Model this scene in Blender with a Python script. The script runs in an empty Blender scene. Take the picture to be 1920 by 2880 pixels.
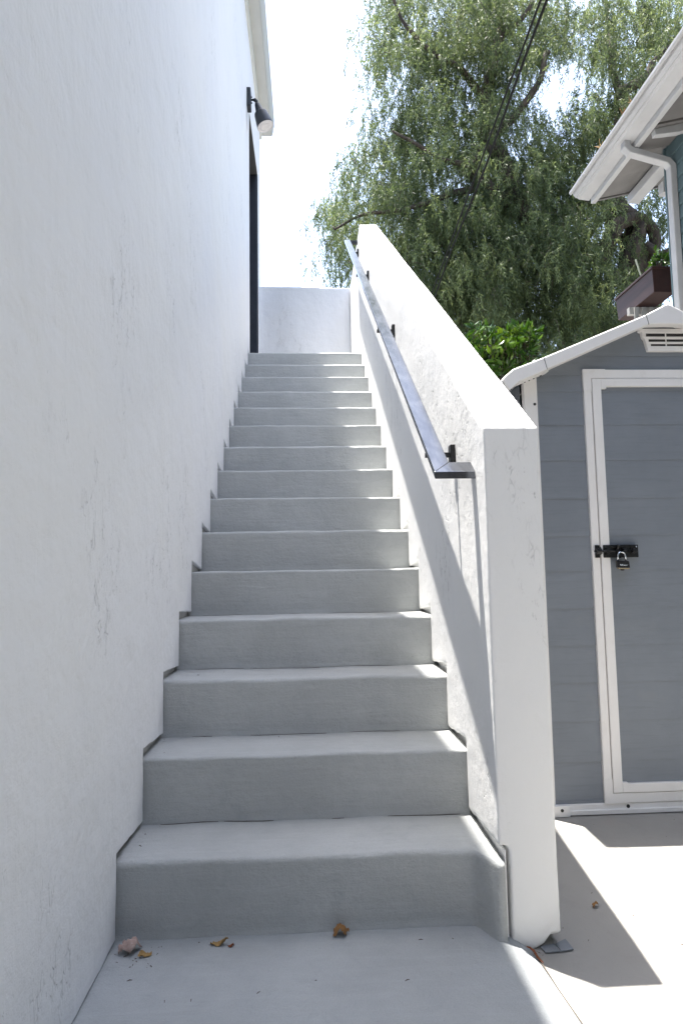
import bpy, bmesh, math, random
import numpy as np
from mathutils import Vector, Matrix, noise

random.seed(7)
RNG = np.random.default_rng(7)
S = bpy.context.scene
COL = S.collection

# ------------------------------------------------------------------ camera
CAM = Vector((0.541, -1.896, 1.005)); YAW, PITCH, ROLL = 0.0518, 0.0913, -0.0164
F_PX = 1801.27
cy, sy, cp, sp = math.cos(YAW), math.sin(YAW), math.cos(PITCH), math.sin(PITCH)
fw = Vector((sy*cp, cy*cp, sp)); r0 = Vector((cy, -sy, 0)); u0 = r0.cross(fw)
rt = r0*math.cos(ROLL)+u0*math.sin(ROLL); up = -r0*math.sin(ROLL)+u0*math.cos(ROLL)
cam = bpy.data.cameras.new('camera'); co = bpy.data.objects.new('camera', cam); COL.objects.link(co)
M = Matrix(((rt.x, up.x, -fw.x, CAM.x), (rt.y, up.y, -fw.y, CAM.y), (rt.z, up.z, -fw.z, CAM.z), (0, 0, 0, 1)))
co.matrix_world = M
cam.sensor_fit = 'HORIZONTAL'; cam.sensor_width = 24.0; cam.lens = 24.0*F_PX/1920
cam.clip_start = 0.05; cam.clip_end = 500
S.camera = co

# ------------------------------------------------------------------ world, sun, exposure
SX, SY = 0.134, 0.120                       # horizontal travel of light per metre of fall (+x, -y)
to_sun = Vector((-SX, SY, 1)).normalized()
EL = math.asin(to_sun.z); AZ = math.atan2(to_sun.x, to_sun.y)
w = bpy.data.worlds.new('World'); S.world = w; w.use_nodes = True
nt = w.node_tree; nt.nodes.clear()
sky = nt.nodes.new('ShaderNodeTexSky'); sky.sky_type = 'NISHITA'; sky.sun_disc = False
sky.sun_elevation = EL; sky.sun_rotation = AZ
sky.air_density = 1.0; sky.dust_density = 1.6; sky.ozone_density = 1.0; sky.altitude = 50
bg = nt.nodes.new('ShaderNodeBackground'); bg.inputs[1].default_value = 0.11
ow = nt.nodes.new('ShaderNodeOutputWorld')
hs0 = nt.nodes.new('ShaderNodeHueSaturation'); hs0.inputs['Saturation'].default_value = .78   # thin summer haze
nt.links.new(sky.outputs[0], hs0.inputs['Color']); nt.links.new(hs0.outputs[0], bg.inputs[0]); nt.links.new(bg.outputs[0], ow.inputs[0])
sl = bpy.data.lights.new('sun', 'SUN'); sl.energy = 2.7; sl.angle = math.radians(0.53); sl.color = (1, .96, .9)
so = bpy.data.objects.new('sun', sl); COL.objects.link(so)
so.rotation_euler = to_sun.to_track_quat('Z', 'Y').to_euler(); so.location = (0, 0, 12)
S.view_settings.view_transform = 'Standard'; S.view_settings.look = 'None'
S.view_settings.exposure = 2.63; S.view_settings.gamma = 1.0
S.render.engine = 'CYCLES'
S.cycles.max_bounces = 10; S.cycles.diffuse_bounces = 6; S.cycles.caustics_reflective = True; S.cycles.caustics_refractive = False; S.cycles.sample_clamp_indirect = 12
S.cycles.use_denoising = True

# ------------------------------------------------------------------ dimensions
T, R, W = 0.28, 0.2023, 1.054               # tread, rise, stair width
NST = 15
LAND = NST*R
ZP = -0.035                                 # patio level
YB = 5.29                                   # end wall of the landing

# ------------------------------------------------------------------ helpers
def tag(o, label=None, cat=None, group=None, kind=None):
    if label: o['label'] = label
    if cat: o['category'] = cat
    if group: o['group'] = group
    if kind: o['kind'] = kind
    return o

def thing(name, loc, label, cat, group=None):
    o = bpy.data.objects.new(name, None); COL.objects.link(o)
    o.location = loc; o.empty_display_size = 0.1
    return tag(o, label, cat, group)

def link(name, me, mat, parent=None):
    o = bpy.data.objects.new(name, me); COL.objects.link(o)
    if mat is not None and not me.materials: me.materials.append(mat)
    if parent is not None:
        o.parent = parent
        o.matrix_parent_inverse = parent_world(parent).inverted()
    return o

def parent_world(p):
    m = Matrix.Translation(p.location) @ p.rotation_euler.to_matrix().to_4x4()
    if p.parent is not None:
        return parent_world(p.parent) @ p.matrix_parent_inverse @ m
    return m

def obj(name, bm, mat, parent=None, smooth=False, bevel=0, seg=2):
    me = bpy.data.meshes.new(name)
    bmesh.ops.recalc_face_normals(bm, faces=bm.faces[:])
    bm.to_mesh(me); bm.free()
    if smooth:
        for p in me.polygons: p.use_smooth = True
    o = link(name, me, mat, parent)
    if bevel:
        b = o.modifiers.new('bevel', 'BEVEL'); b.width = bevel; b.segments = seg
        b.limit_method = 'ANGLE'; b.angle_limit = math.radians(30)
    return o

def box(bm, x0, x1, y0, y1, z0, z1):
    v = [bm.verts.new(p) for p in ((x0, y0, z0), (x1, y0, z0), (x1, y1, z0), (x0, y1, z0),
                                   (x0, y0, z1), (x1, y0, z1), (x1, y1, z1), (x0, y1, z1))]
    for f in ((0, 3, 2, 1), (4, 5, 6, 7), (0, 1, 5, 4), (1, 2, 6, 5), (2, 3, 7, 6), (3, 0, 4, 7)):
        bm.faces.new([v[i] for i in f])

def prism(bm, pts, axis, a, b):
    """outline pts (2D) pushed along an axis from a to b: 'x' -> (y,z), 'y' -> (x,z), 'z' -> (x,y)"""
    def P(p, s):
        return {'x': (s, p[0], p[1]), 'y': (p[0], s, p[1]), 'z': (p[0], p[1], s)}[axis]
    A = [bm.verts.new(P(p, a)) for p in pts]; B = [bm.verts.new(P(p, b)) for p in pts]
    bm.faces.new(A); bm.faces.new(B[::-1])
    n = len(pts)
    for i in range(n): bm.faces.new((A[i], B[i], B[(i+1) % n], A[(i+1) % n]))

def tube(bm, path, rad, n=10, cap=True):
    """round tube along a path, rad a number or list"""
    path = [Vector(p) for p in path]; rings = []
    rr = rad if isinstance(rad, (list, tuple)) else [rad]*len(path)
    d = (path[1]-path[0]).normalized(); ref = Vector((0, 0, 1)) if abs(d.z) < .9 else Vector((1, 0, 0))
    nx = d.cross(ref).normalized()
    for i, p in enumerate(path):
        d = (path[min(i+1, len(path)-1)]-path[max(i-1, 0)]).normalized()
        nx = (nx - d*nx.dot(d)).normalized(); ny = d.cross(nx)
        rings.append([bm.verts.new(p+(nx*math.cos(k*math.tau/n)+ny*math.sin(k*math.tau/n))*rr[i]) for k in range(n)])
    for a, b in zip(rings, rings[1:]):
        for k in range(n): bm.faces.new((a[k], a[(k+1) % n], b[(k+1) % n], b[k]))
    if cap: bm.faces.new(rings[0][::-1]); bm.faces.new(rings[-1])

def sq_tube(bm, path, hw, hh, side=Vector((0, 1, 0))):
    """rectangular section swept along a path, mitred"""
    path = [Vector(p) for p in path]; rings = []
    for i, p in enumerate(path):
        d0 = (p-path[i-1]).normalized() if i else (path[1]-p).normalized()
        d1 = (path[i+1]-p).normalized() if i < len(path)-1 else d0
        d = (d0+d1).normalized(); k = 1/max(.5, d.dot(d1))
        s = side; t = d.cross(s).normalized()
        rings.append([bm.verts.new(p+s*a*hw+t*b*hh*k) for a, b in ((-1, -1), (1, -1), (1, 1), (-1, 1))])
    for a, b in zip(rings, rings[1:]):
        for k in range(4): bm.faces.new((a[k], a[(k+1) % 4], b[(k+1) % 4], b[k]))
    bm.faces.new(rings[0][::-1]); bm.faces.new(rings[-1])

def lathe(bm, prof, base, axis, n=24):
    """prof: list of (radius, distance along axis)"""
    axis = Vector(axis).normalized(); ref = Vector((0, 1, 0)) if abs(axis.y) < .9 else Vector((1, 0, 0))
    a = axis.cross(ref).normalized(); b = axis.cross(a); base = Vector(base); rings = []
    for r_, h in prof:
        rings.append([bm.verts.new(base+axis*h+(a*math.cos(k*math.tau/n)+b*math.sin(k*math.tau/n))*r_) for k in range(n)])
    for p, q in zip(rings, rings[1:]):
        for k in range(n): bm.faces.new((p[k], p[(k+1) % n], q[(k+1) % n], q[k]))
    bm.faces.new(rings[0][::-1]); bm.faces.new(rings[-1])

def jitter(pts, step=.05, amp=.003, sc=5.0, seed=0.0):
    """resample a closed 2D outline and roughen it"""
    out = []; n = len(pts)
    for i in range(n):
        a = Vector(pts[i]); b = Vector(pts[(i+1) % n]); L = (b-a).length
        m = max(1, int(L/step))
        for k in range(m):
            p = a.lerp(b, k/m)
            dx = noise.noise(Vector((p.x*sc, p.y*sc, seed)))*amp + noise.noise(Vector((p.x*sc*5, p.y*sc*5, seed+9)))*amp*.5
            dy = noise.noise(Vector((p.x*sc, p.y*sc, seed+31)))*amp + noise.noise(Vector((p.x*sc*5, p.y*sc*5, seed+47)))*amp*.5
            out.append((p.x+dx, p.y+dy))
    return out

# ------------------------------------------------------------------ materials
class NT:
    def __init__(s, name):
        s.m = bpy.data.materials.new(name); s.m.use_nodes = True; s.t = s.m.node_tree
        s.b = s.t.nodes['Principled BSDF']; s.co = s.n('ShaderNodeTexCoord').outputs['Object']
    def n(s, k, **kw):
        x = s.t.nodes.new(k)
        for a, v in kw.items(): setattr(x, a, v)
        return x
    def put(s, node, i, v):
        if isinstance(v, bpy.types.NodeSocket): s.t.links.new(v, node.inputs[i])
        else: node.inputs[i].default_value = v
    def mapping(s, sc=(1, 1, 1), loc=(0, 0, 0), rot=(0, 0, 0), src=None):
        m = s.n('ShaderNodeMapping'); s.put(m, 0, src or s.co); s.put(m, 'Scale', sc); s.put(m, 'Location', loc); s.put(m, 'Rotation', rot)
        return m.outputs[0]
    def noise(s, scale, detail=4, rough=.55, vec=None, dist=0.0):
        x = s.n('ShaderNodeTexNoise'); s.put(x, 'Vector', vec or s.co); s.put(x, 'Scale', scale)
        s.put(x, 'Detail', detail); s.put(x, 'Roughness', rough); s.put(x, 'Distortion', dist)
        return x.outputs[0]
    def voro(s, scale, vec=None, feature='F1'):
        x = s.n('ShaderNodeTexVoronoi', feature=feature); s.put(x, 'Vector', vec or s.co); s.put(x, 'Scale', scale)
        return x.outputs['Distance']
    def ramp(s, v, lo, hi, a=0.0, b=1.0):
        x = s.n('ShaderNodeMapRange'); s.put(x, 0, v); s.put(x, 1, lo); s.put(x, 2, hi); s.put(x, 3, a); s.put(x, 4, b)
        return x.outputs[0]
    def math(s, op, a, b=0.0):
        x = s.n('ShaderNodeMath', operation=op); s.put(x, 0, a); s.put(x, 1, b); return x.outputs[0]
    def mix(s, f, a, b):
        x = s.n('ShaderNodeMix', data_type='RGBA'); s.put(x, 0, f); s.put(x, 6, a); s.put(x, 7, b); return x.outputs[2]
    def bump(s, h, strength=.3, dist=.005, nrm=None):
        x = s.n('ShaderNodeBump'); s.put(x, 'Strength', strength); s.put(x, 'Distance', dist); s.put(x, 'Height', h)
        if nrm: s.put(x, 'Normal', nrm)
        return x.outputs[0]
    def out(s, color=None, rough=None, nrm=None, metal=None, spec=None):
        if color is not None: s.put(s.b, 'Base Color', color)
        if rough is not None: s.put(s.b, 'Roughness', rough)
        if nrm is not None: s.put(s.b, 'Normal', nrm)
        if metal is not None: s.put(s.b, 'Metallic', metal)
        if spec is not None: s.put(s.b, 'Specular IOR Level', spec)
        return s.m

def C(r, g, b): return (r, g, b, 1)

def plain(name, col, rough=.5, metal=0.0, var=.08, nsc=12.0, bumpd=0.0, spec=.5):
    m = NT(name); n = m.noise(nsc, 5)
    c = m.mix(m.ramp(n, .3, .7), C(*[x*(1-var) for x in col]), C(*[min(1, x*(1+var)) for x in col]))
    nr = m.bump(m.noise(nsc*8, 4), .4, bumpd) if bumpd else None
    return m.out(c, rough, nr, metal, spec)

def stucco(name, col, speck=.5, patch_lo=.56, tint=(.97, .975, 1.0), bd=.0025, stretch=(1, 1, .38), warm=.5, big=1.6, drag=.35):
    """painted hand-trowelled stucco: soft undulation, trowel drags, sparse clusters of pits and hairlines"""
    m = NT(name)
    nb = m.noise(1.1, 3, .5)
    base = m.mix(m.ramp(nb, .35, .68), C(*col), C(col[0]*tint[0], col[1]*tint[1], col[2]*tint[2]))
    wv = m.mapping((1.0, 1.0, .3)); wn = m.noise(1.7, 5, .6, wv, .6)
    base = m.mix(m.ramp(wn, .56, .72, 0, warm*.32), base, C(col[0]*.95, col[1]*.93, col[2]*.86))
    bl = m.ramp(m.noise(4.5, 5, .65, m.mapping((1, 1, .5), (2, 2, 9)), .8), .55, .75, 0, .5)
    base = m.mix(bl, base, C(col[0]*.93, col[1]*.935, col[2]*.945))
    # clustered marks
    clus = m.ramp(m.noise(2.3, 4, .62, m.mapping((1, 1, .55), (3.1, 7.7, 1.3))), patch_lo, patch_lo+.07)
    fine = m.voro(70, m.mapping(stretch, (0, 0, 0)), 'DISTANCE_TO_EDGE')
    brk = m.ramp(m.noise(26, 4, .6, m.mapping(stretch)), .52, .60)
    line = m.math('MULTIPLY', m.ramp(fine, .02, .10, 1, 0), brk)
    pit = m.ramp(m.noise(95, 3, .7, m.mapping(stretch, (5, 2, 8))), .63, .70)
    marks = m.math('MULTIPLY', m.math('MAXIMUM', line, pit), clus)
    # rare marks everywhere
    rare = m.math('MULTIPLY', m.ramp(m.noise(60, 3, .7, m.mapping(stretch, (9, 4, 2))), .70, .76), m.ramp(m.noise(6, 2), .5, .6))
    marks = m.math('MAXIMUM', marks, rare)
    c = m.mix(m.math('MULTIPLY', marks, speck), base, C(col[0]*.5, col[1]*.5, col[2]*.5))
    h = m.math('ADD', m.math('MULTIPLY', m.noise(7, 3, .5), big), m.math('MULTIPLY', m.noise(45, 5, .65), .35))
    h = m.math('ADD', h, m.math('MULTIPLY', m.noise(240, 3, .6), .10))
    trow = m.noise(16, 4, .6, m.mapping((1, 1, .22), (1, 2, 3), (0.25, 0, 0)), 1.2)
    h = m.math('ADD', h, m.math('MULTIPLY', trow, drag))
    h = m.math('SUBTRACT', h, m.math('MULTIPLY', marks, .35))
    return m.out(c, .62, m.bump(h, .9, bd*3.0), spec=.35)

WHITE = (.80, .80, .80)
M_WALL = stucco('white_stucco_wall', (.84, .843, .85), .34, .55)
M_PAR = stucco('white_stucco_parapet', (.815, .81, .80), .6, .52, (.98, .98, .98), .0016, big=.45, drag=.22)
M_CORE = plain('recessed_render', (.45, .45, .44), .8, var=.1, bumpd=.002)

def grey_paint(name, col, crk=.15):
    m = NT(name)
    n1 = m.noise(2.6, 4, .6); n2 = m.noise(14, 5, .6, None, .5)
    base = m.mix(m.ramp(n1, .33, .67), C(*[x*.90 for x in col]), C(*[x*1.07 for x in col]))
    base = m.mix(m.ramp(n2, .48, .70, 0, .45), base, C(col[0]*.84, col[1]*.85, col[2]*.86))
    # hairline cracks in the paint
    wv = m.n('ShaderNodeVectorMath', operation='ADD'); m.put(wv, 0, m.co)
    nz = m.n('ShaderNodeTexNoise'); m.put(nz, 'Scale', 9.0); m.put(nz, 'Detail', 4.0); m.put(nz, 'Vector', m.co)
    sc = m.n('ShaderNodeVectorMath', operation='SCALE'); m.put(sc, 0, nz.outputs['Color']); m.put(sc, 'Scale', .16)
    m.put(wv, 1, sc.outputs[0])
    cr = m.ramp(m.voro(5.2, m.mapping((1, 1, 1.9), src=wv.outputs[0]), 'DISTANCE_TO_EDGE'), .0, .012, 1, 0)
    cr = m.math('MULTIPLY', cr, m.ramp(m.noise(3.2, 3, .5, m.mapping((1, 1, 1), (4, 1, 6))), .50, .60))
    base = m.mix(m.math('MULTIPLY', cr, crk), base, C(*[x*.5 for x in col]))
    spk = m.ramp(m.noise(120, 2, .5), .72, .76)
    base = m.mix(m.math('MULTIPLY', spk, .35), base, C(col[0]*.4, col[1]*.38, col[2]*.36))
    gr = m.noise(260, 4, .75)
    base = m.mix(m.ramp(gr, .35, .65, .0, .34), base, C(*[x*.66 for x in col]))
    blot = m.ramp(m.noise(7.5, 5, .7, m.mapping((1, 1, .8), (3, 8, 2)), .7), .60, .72, 0, .38)
    base = m.mix(blot, base, C(col[0]*.70, col[1]*.72, col[2]*.75))
    br = m.noise(30, 4, .7, m.mapping((.12, 1.5, 1.5)), .4)
    base = m.mix(m.ramp(br, .5, .68, 0, .18), base, C(*[min(1, x*1.22) for x in col]))
    h = m.math('ADD', m.math('MULTIPLY', m.noise(9, 3, .5), .9), m.math('MULTIPLY', m.noise(60, 5, .7), .45))
    h = m.math('ADD', h, m.math('MULTIPLY', gr, .20)); h = m.math('ADD', h, m.math('MULTIPLY', br, .25))
    h = m.math('ADD', h, m.math('MULTIPLY', m.noise(22, 4, .6, m.mapping((.25, 1, 1.2)), 1.0), .35))
    h = m.math('SUBTRACT', h, m.math('MULTIPLY', cr, crk*.5))
    return m.out(base, .55, m.bump(h, .9, .008), spec=.4)
M_STEP = grey_paint('grey_painted_concrete', (.455, .466, .46))
M_SLAB = grey_paint('grey_painted_slab', (.382, .400, .408), .08)

def concrete():
    m = NT('patio_concrete')
    n1 = m.noise(1.3, 5, .6); n2 = m.noise(7, 6, .65, None, .8)
    base = m.mix(m.ramp(n1, .3, .7), C(.35, .338, .315), C(.305, .295, .277))
    base = m.mix(m.ramp(n2, .5, .72, 0, .4), base, C(.262, .252, .238))
    spk = m.ramp(m.noise(150, 3, .6), .66, .72)
    base = m.mix(m.math('MULTIPLY', spk, .35), base, C(.2, .18, .16))
    st = m.ramp(m.noise(3, 4, .6, m.mapping((1, .4, 1), (2, 6, 1))), .56, .66, 0, .4)
    base = m.mix(st, base, C(.34, .29, .25))
    h = m.math('ADD', m.noise(90, 5, .7), m.math('MULTIPLY', m.noise(10, 4, .6), .8))
    return m.out(base, .8, m.bump(h, .45, .003), spec=.3)
M_PATIO = concrete()

def steel():
    m = NT('weathered_grey_steel')
    n = m.noise(9, 5, .65, m.mapping((2, .6, .6)), .8); n2 = m.noise(70, 4, .6)
    c = m.mix(m.ramp(n, .35, .65), C(.10, .107, .122), C(.15, .158, .175))
    c = m.mix(m.ramp(n2, .64, .72, 0, .5), c, C(.24, .25, .27))
    r = m.ramp(n, .3, .7, .16, .24)
    return m.out(c, r, m.bump(n2, .08, .0002), 1.0)
M_STEEL = steel()
M_BRKT = plain('dark_bracket_metal', (.030, .030, .030), .42, .4, .25, 40)
M_LAMP = plain('black_lamp_enamel', (.010, .013, .018), .42, 0, .3, 30)
M_LENS = plain('frosted_bulb_glass', (.62, .58, .56), .25, 0, .06, 20)
M_DOOR = plain('charcoal_door_paint', (.022, .025, .035), .45, 0, .2, 8)
M_LINT = plain('grey_door_lintel', (.055, .055, .052), .6)
M_CREAM = plain('cream_painted_fascia', (.60, .60, .56), .5, 0, .04, 5)
M_CREAM2 = plain('cream_painted_soffit', (.52, .53, .51), .5, 0, .04, 5)
M_ROOF = plain('roof_felt', (.22, .21, .20), .9, 0, .2, 12, .004)

def shed_plastic():
    m = NT('grey_shed_plastic')
    n = m.noise(5, 4, .6)
    base = m.mix(m.ramp(n, .3, .7), C(.205, .226, .258), C(.23, .252, .286))
    gr = m.noise(40, 5, .7, m.mapping((.12, 1, 1.6)), .6)
    gr2 = m.noise(320, 3, .6, m.mapping((.5, 1, 1)))
    base = m.mix(m.ramp(gr, .5, .7, 0, .25), base, C(.14, .155, .17))
    du = m.ramp(m.noise(2.4, 5, .65, m.mapping((1, 1, 1.5), (3, 3, 7))), .58, .72, 0, .3)
    base = m.mix(du, base, C(.25, .26, .265))
    h = m.math('ADD', gr, m.math('MULTIPLY', gr2, .5))
    return m.out(base, .55, m.bump(h, .4, .0018), spec=.4)
M_SHED = shed_plastic()
def shed_trim():
    m = NT('white_shed_plastic')
    n = m.noise(6, 4, .6); g = m.noise(260, 3, .6)
    base = m.mix(m.ramp(n, .3, .7), C(.84, .815, .80), C(.88, .86, .85))
    d = m.ramp(m.noise(14, 5, .7), .60, .75, 0, .35)
    base = m.mix(d, base, C(.70, .66, .62))
    return m.out(base, .5, m.bump(g, .2, .0008), spec=.45)
M_TRIM = shed_trim()
M_BLACK = plain('black_hardware', (.018, .018, .02), .4, .3, .3, 60)
M_CHROME = plain('padlock_shackle_chrome', (.75, .77, .82), .18, 1.0, .05, 60)
M_BRASS = plain('padlock_brass', (.50, .40, .26), .35, .8, .1, 60)
M_MARK = plain('padlock_white_print', (.65, .70, .75), .5)
M_HOLE = plain('screw_dark', (.03, .028, .028), .5)
M_TEAL = NT('teal_clapboard')
_n = M_TEAL.noise(6, 4); M_TEAL = M_TEAL.out(M_TEAL.mix(M_TEAL.ramp(_n, .3, .7), C(.075, .12, .13), C(.09, .14, .15)), .6)
def eave_paint():
    m = NT('old_white_eave_paint')
    n = m.noise(4, 5, .6)
    base = m.mix(m.ramp(n, .3, .7), C(.37, .37, .37), C(.43, .43, .43))
    st = m.ramp(m.noise(9, 5, .7, m.mapping((1.4, .9, 1.4))), .60, .78, 0, .35)
    base = m.mix(st, base, C(.26, .235, .215))
    return m.out(base, .55, m.bump(m.noise(40, 4), .3, .001), spec=.4)
M_EAVE = eave_paint()
M_SOFF = plain('soffit_boards', (.15, .143, .136), .7, 0, .12, 7)
M_SHING = plain('roof_shingle', (.16, .15, .14), .9, 0, .25, 20, .004)
M_CABLE = plain('black_cable', (.012, .012, .012), .85, spec=.15)
M_BARK = NT('pepper_tree_bark')
_v = M_BARK.noise(9, 6, .7, M_BARK.mapping((1, 1, .35)), .8)
M_BARK = M_BARK.out(M_BARK.mix(M_BARK.ramp(_v, .35, .65), C(.022, .016, .012), (.095, .070, .052, 1)), .9, M_BARK.bump(_v, .8, .04))
M_PLANTER = NT('stained_planter_wood')
_v = M_PLANTER.noise(12, 5, .6, M_PLANTER.mapping((1, .15, 2)))
M_PLANTER = M_PLANTER.out(M_PLANTER.mix(M_PLANTER.ramp(_v, .3, .7), C(.026, .009, .007), C(.044, .015, .012)), .6, M_PLANTER.bump(_v, .4, .002))
M_SOIL = plain('potting_soil', (.04, .03, .022), .95, 0, .3, 60, .004)
M_PICKET = plain('weathered_picket', (.34, .33, .31), .8, 0, .15, 12)
M_STAKE = plain('pale_stake', (.50, .52, .40), .5)
M_TILE = plain('grey_slate_tile', (.20, .215, .235), .6, 0, .15, 14, .001)

def foliage(name, dark, mid, bright, rough=.42, trans=.35, nsc=1.4):
    m = NT(name)
    at = m.n('ShaderNodeAttribute', attribute_name='tint')
    n = m.noise(nsc, 3)
    f = m.math('ADD', m.math('MULTIPLY', at.outputs['Fac'], .75), m.math('MULTIPLY', m.ramp(n, .3, .7), .35))
    rp = m.n('ShaderNodeValToRGB'); m.put(rp, 0, f)
    e = rp.color_ramp.elements; e[0].color = C(*dark); e[0].position = .08; e[1].color = C(*bright); e[1].position = 1.0
    k = e.new(.55); k.color = C(*mid)
    m.out(rp.outputs[0], rough, spec=.32)
    tr = m.n('ShaderNodeBsdfTranslucent')
    hs = m.n('ShaderNodeHueSaturation'); m.put(hs, 'Color', rp.outputs[0]); m.put(hs, 'Value', 1.6); m.put(hs, 'Saturation', 1.15); m.put(hs, 'Hue', .485)
    m.put(tr, 0, hs.outputs[0])
    mx = m.n('ShaderNodeMixShader'); m.put(mx, 0, trans)
    m.t.links.new(m.b.outputs[0], mx.inputs[1]); m.t.links.new(tr.outputs[0], mx.inputs[2])
    m.t.links.new(mx.outputs[0], m.t.nodes['Material Output'].inputs[0])
    return m.m
M_LEAF = foliage('pepper_tree_leaf', (.030, .043, .020), (.078, .108, .046), (.22, .26, .115), .55, .42)
M_BUSH = foliage('citrus_leaf', (.018, .050, .008), (.040, .095, .014), (.12, .19, .035), .24, .18, 6)
def dry(name, a, b):
    m = NT(name); n = m.noise(90, 5, .6, m.mapping((1, 1, 1)), 1)
    return m.out(m.mix(m.ramp(n, .3, .7), C(*a), C(*b)), .75, m.bump(n, .5, .002), spec=.2)
M_DRY_A = dry('dry_leaf_pinkish', (.34, .23, .20), (.52, .40, .35))
M_DRY_B = dry('dry_leaf_tan', (.26, .16, .06), (.45, .30, .13))
M_DRY_C = dry('dry_leaf_brown', (.18, .085, .03), (.34, .19, .08))
M_DRY_D = dry('dry_leaf_red', (.13, .035, .015), (.26, .09, .04))

# ------------------------------------------------------------------ ground
bm = bmesh.new()
G = 80
v = [bm.verts.new(p) for p in ((-G, -G, ZP-.004), (G, -G, ZP-.004), (G, G, ZP-.004), (-G, G, ZP-.004))]; bm.faces.new(v)
tag(obj('ground', bm, plain('asphalt_ground', (.075, .072, .068), .95, 0, .2, 3, .01)), kind='structure')
# concrete patio: fine mesh near the stairs so it undulates a little
def patio():
    xs = np.concatenate([np.linspace(-.1, 3.4, 90), np.linspace(3.8, 14, 20)])
    ys = np.concatenate([np.linspace(-5.2, -1.6, 12), np.linspace(-1.5, 2.6, 100), np.linspace(3, 8, 10)])
    bm = bmesh.new(); g = []
    for x in xs:
        g.append([bm.verts.new((x, y, ZP + .0035*noise.noise(Vector((x*2.1, y*2.1, 3))) + .001)) for y in ys])
    for i in range(len(xs)-1):
        for j in range(len(ys)-1): bm.faces.new((g[i][j], g[i+1][j], g[i+1][j+1], g[i][j+1]))
    return bm
tag(obj('patio', patio(), M_PATIO, smooth=True), kind='structure')

# entry slab at the foot of the stairs, its right edge rolled down on to the patio
def slab():
    xs = list(np.linspace(-.02, 1.00, 34)) + list(np.linspace(1.02, 1.16, 22))
    ys = np.concatenate([np.linspace(-5.2, -1.0, 14), np.linspace(-.95, .02, 60)])
    bm = bmesh.new(); g = []
    for x in xs:
        col = []
        for y in ys:
            e = 1.055 + .012*noise.noise(Vector((y*3, 1, 0))) + max(0, -.1-y)*.06   # where it starts to fall
            wd = .085 + .01*noise.noise(Vector((y*5, 2, 0)))
            u = min(1, max(0, (x-e)/wd)); z = (ZP-.004)*(1-math.cos(u*math.pi/2))if u < 1 else ZP-.004
            z += .0016*noise.noise(Vector((x*4, y*4, 7))) + .0006*noise.noise(Vector((x*20, y*20, 3)))
            col.append(bm.verts.new((x, y, z)))
        g.append(col)
    for i in range(len(xs)-1):
        for j in range(len(ys)-1): bm.faces.new((g[i][j], g[i+1][j], g[i+1][j+1], g[i][j+1]))
    return bm
tag(obj('entry_slab', slab(), M_SLAB, smooth=True), kind='structure')
# hairline joint between slab and patio
bm = bmesh.new(); pr = None
for k in range(60):
    y = -.1 - k*.05; x = 1.133+.0035*noise.noise(Vector((y*9, 3, 1)))+(-.1-y)*.055; h = .0016+.001*noise.noise(Vector((y*17, 0, 4)))
    a = bm.verts.new((x-h, y, ZP+.0062)); b = bm.verts.new((x+h, y, ZP+.0062))
    if pr: bm.faces.new((pr[0], pr[1], b, a))
    pr = (a, b)
tag(obj('joint_crack', bm, plain('dirt_in_joint', (.09, .075, .06), .95)), kind='structure')

# ------------------------------------------------------------------ staircase
stairs = thing('staircase', (W/2, 0, 0), 'steep flight of grey painted concrete steps climbing between two white stucco walls', 'stairs')
X0, X1 = -.018, W+.012
def smooth01(u): u = min(1, max(0, u)); return u*u*(3-2*u)
def step_mesh(n, last=False):
    y0, z0 = (n-1)*T, (n-1)*R; rad = .014+.003*math.sin(n*2.3); z1 = n*R; y1 = YB+.02 if last else n*T+.004
    prof = [(y0-.004, z0-.03, 1), (y0-.006, z0+.0005, 1), (y0-.003, z0+.008, 1)]
    for k in range(1, 11): prof.append((y0-.003*(1-k/11), z0+.008+(R-.008-rad)*k/11, 1))
    for k in range(0, 9):
        a = k/8*math.pi/2; prof.append((y0+rad-rad*math.cos(a), z1-rad+rad*math.sin(a), 1))
    m = 40 if last else 12
    for k in range(1, m+1):
        u = k/m; prof.append((y0+rad+(y1-y0-rad)*u, z1-.002*u*(1 if not last else 0), 1-u))
    nx = 96; xs = [X0+(X1-X0)*i/nx for i in range(nx+1)]
    bm = bmesh.new(); g = []
    for x in xs:
        col = []
        bul = -.088*smooth01((x-.992)/.058) if n == 1 else 0.0
        for (y, z, f) in prof:
            v_ = Vector((x*5.5, y*5.5, z*5.5+n*3.7)); v2 = Vector((x*31, y*31, z*31))
            dy = (.0042*noise.noise(v_)+.0009*noise.noise(v2))*f
            dz = .0034*noise.noise(v_+Vector((40, 0, 0)))+.0008*noise.noise(v2+Vector((9, 0, 0)))
            dz += .0035*noise.noise(Vector((x*2.2, n*7.1, 0)))*(1 if z > z1-.04 else 0)
            if last and y > y0+.4: dz *= .3
            yy = y+dy+bul*f
            if n == 1 and bul: yy = min(yy, y+bul*f+dy)
            col.append(bm.verts.new((x, yy, z+dz*(0 if z < z0 else 1))))
        g.append(col)
    for i in range(nx):
        for j in range(len(prof)-1): bm.faces.new((g[i][j], g[i+1][j], g[i+1][j+1], g[i][j+1]))
    for e in (0, nx):
        base = bm.verts.new((xs[e], y1, z0-.03)); bm.faces.new(g[e]+[base])
    return bm
for n in range(1, NST+1):
    o = obj('landing' if n == NST else 'step', step_mesh(n, n == NST), M_STEP, stairs, smooth=True)
    # keep caps flat
    for p in o.data.polygons:
        if len(p.vertices) > 4: p.use_smooth = False

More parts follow.
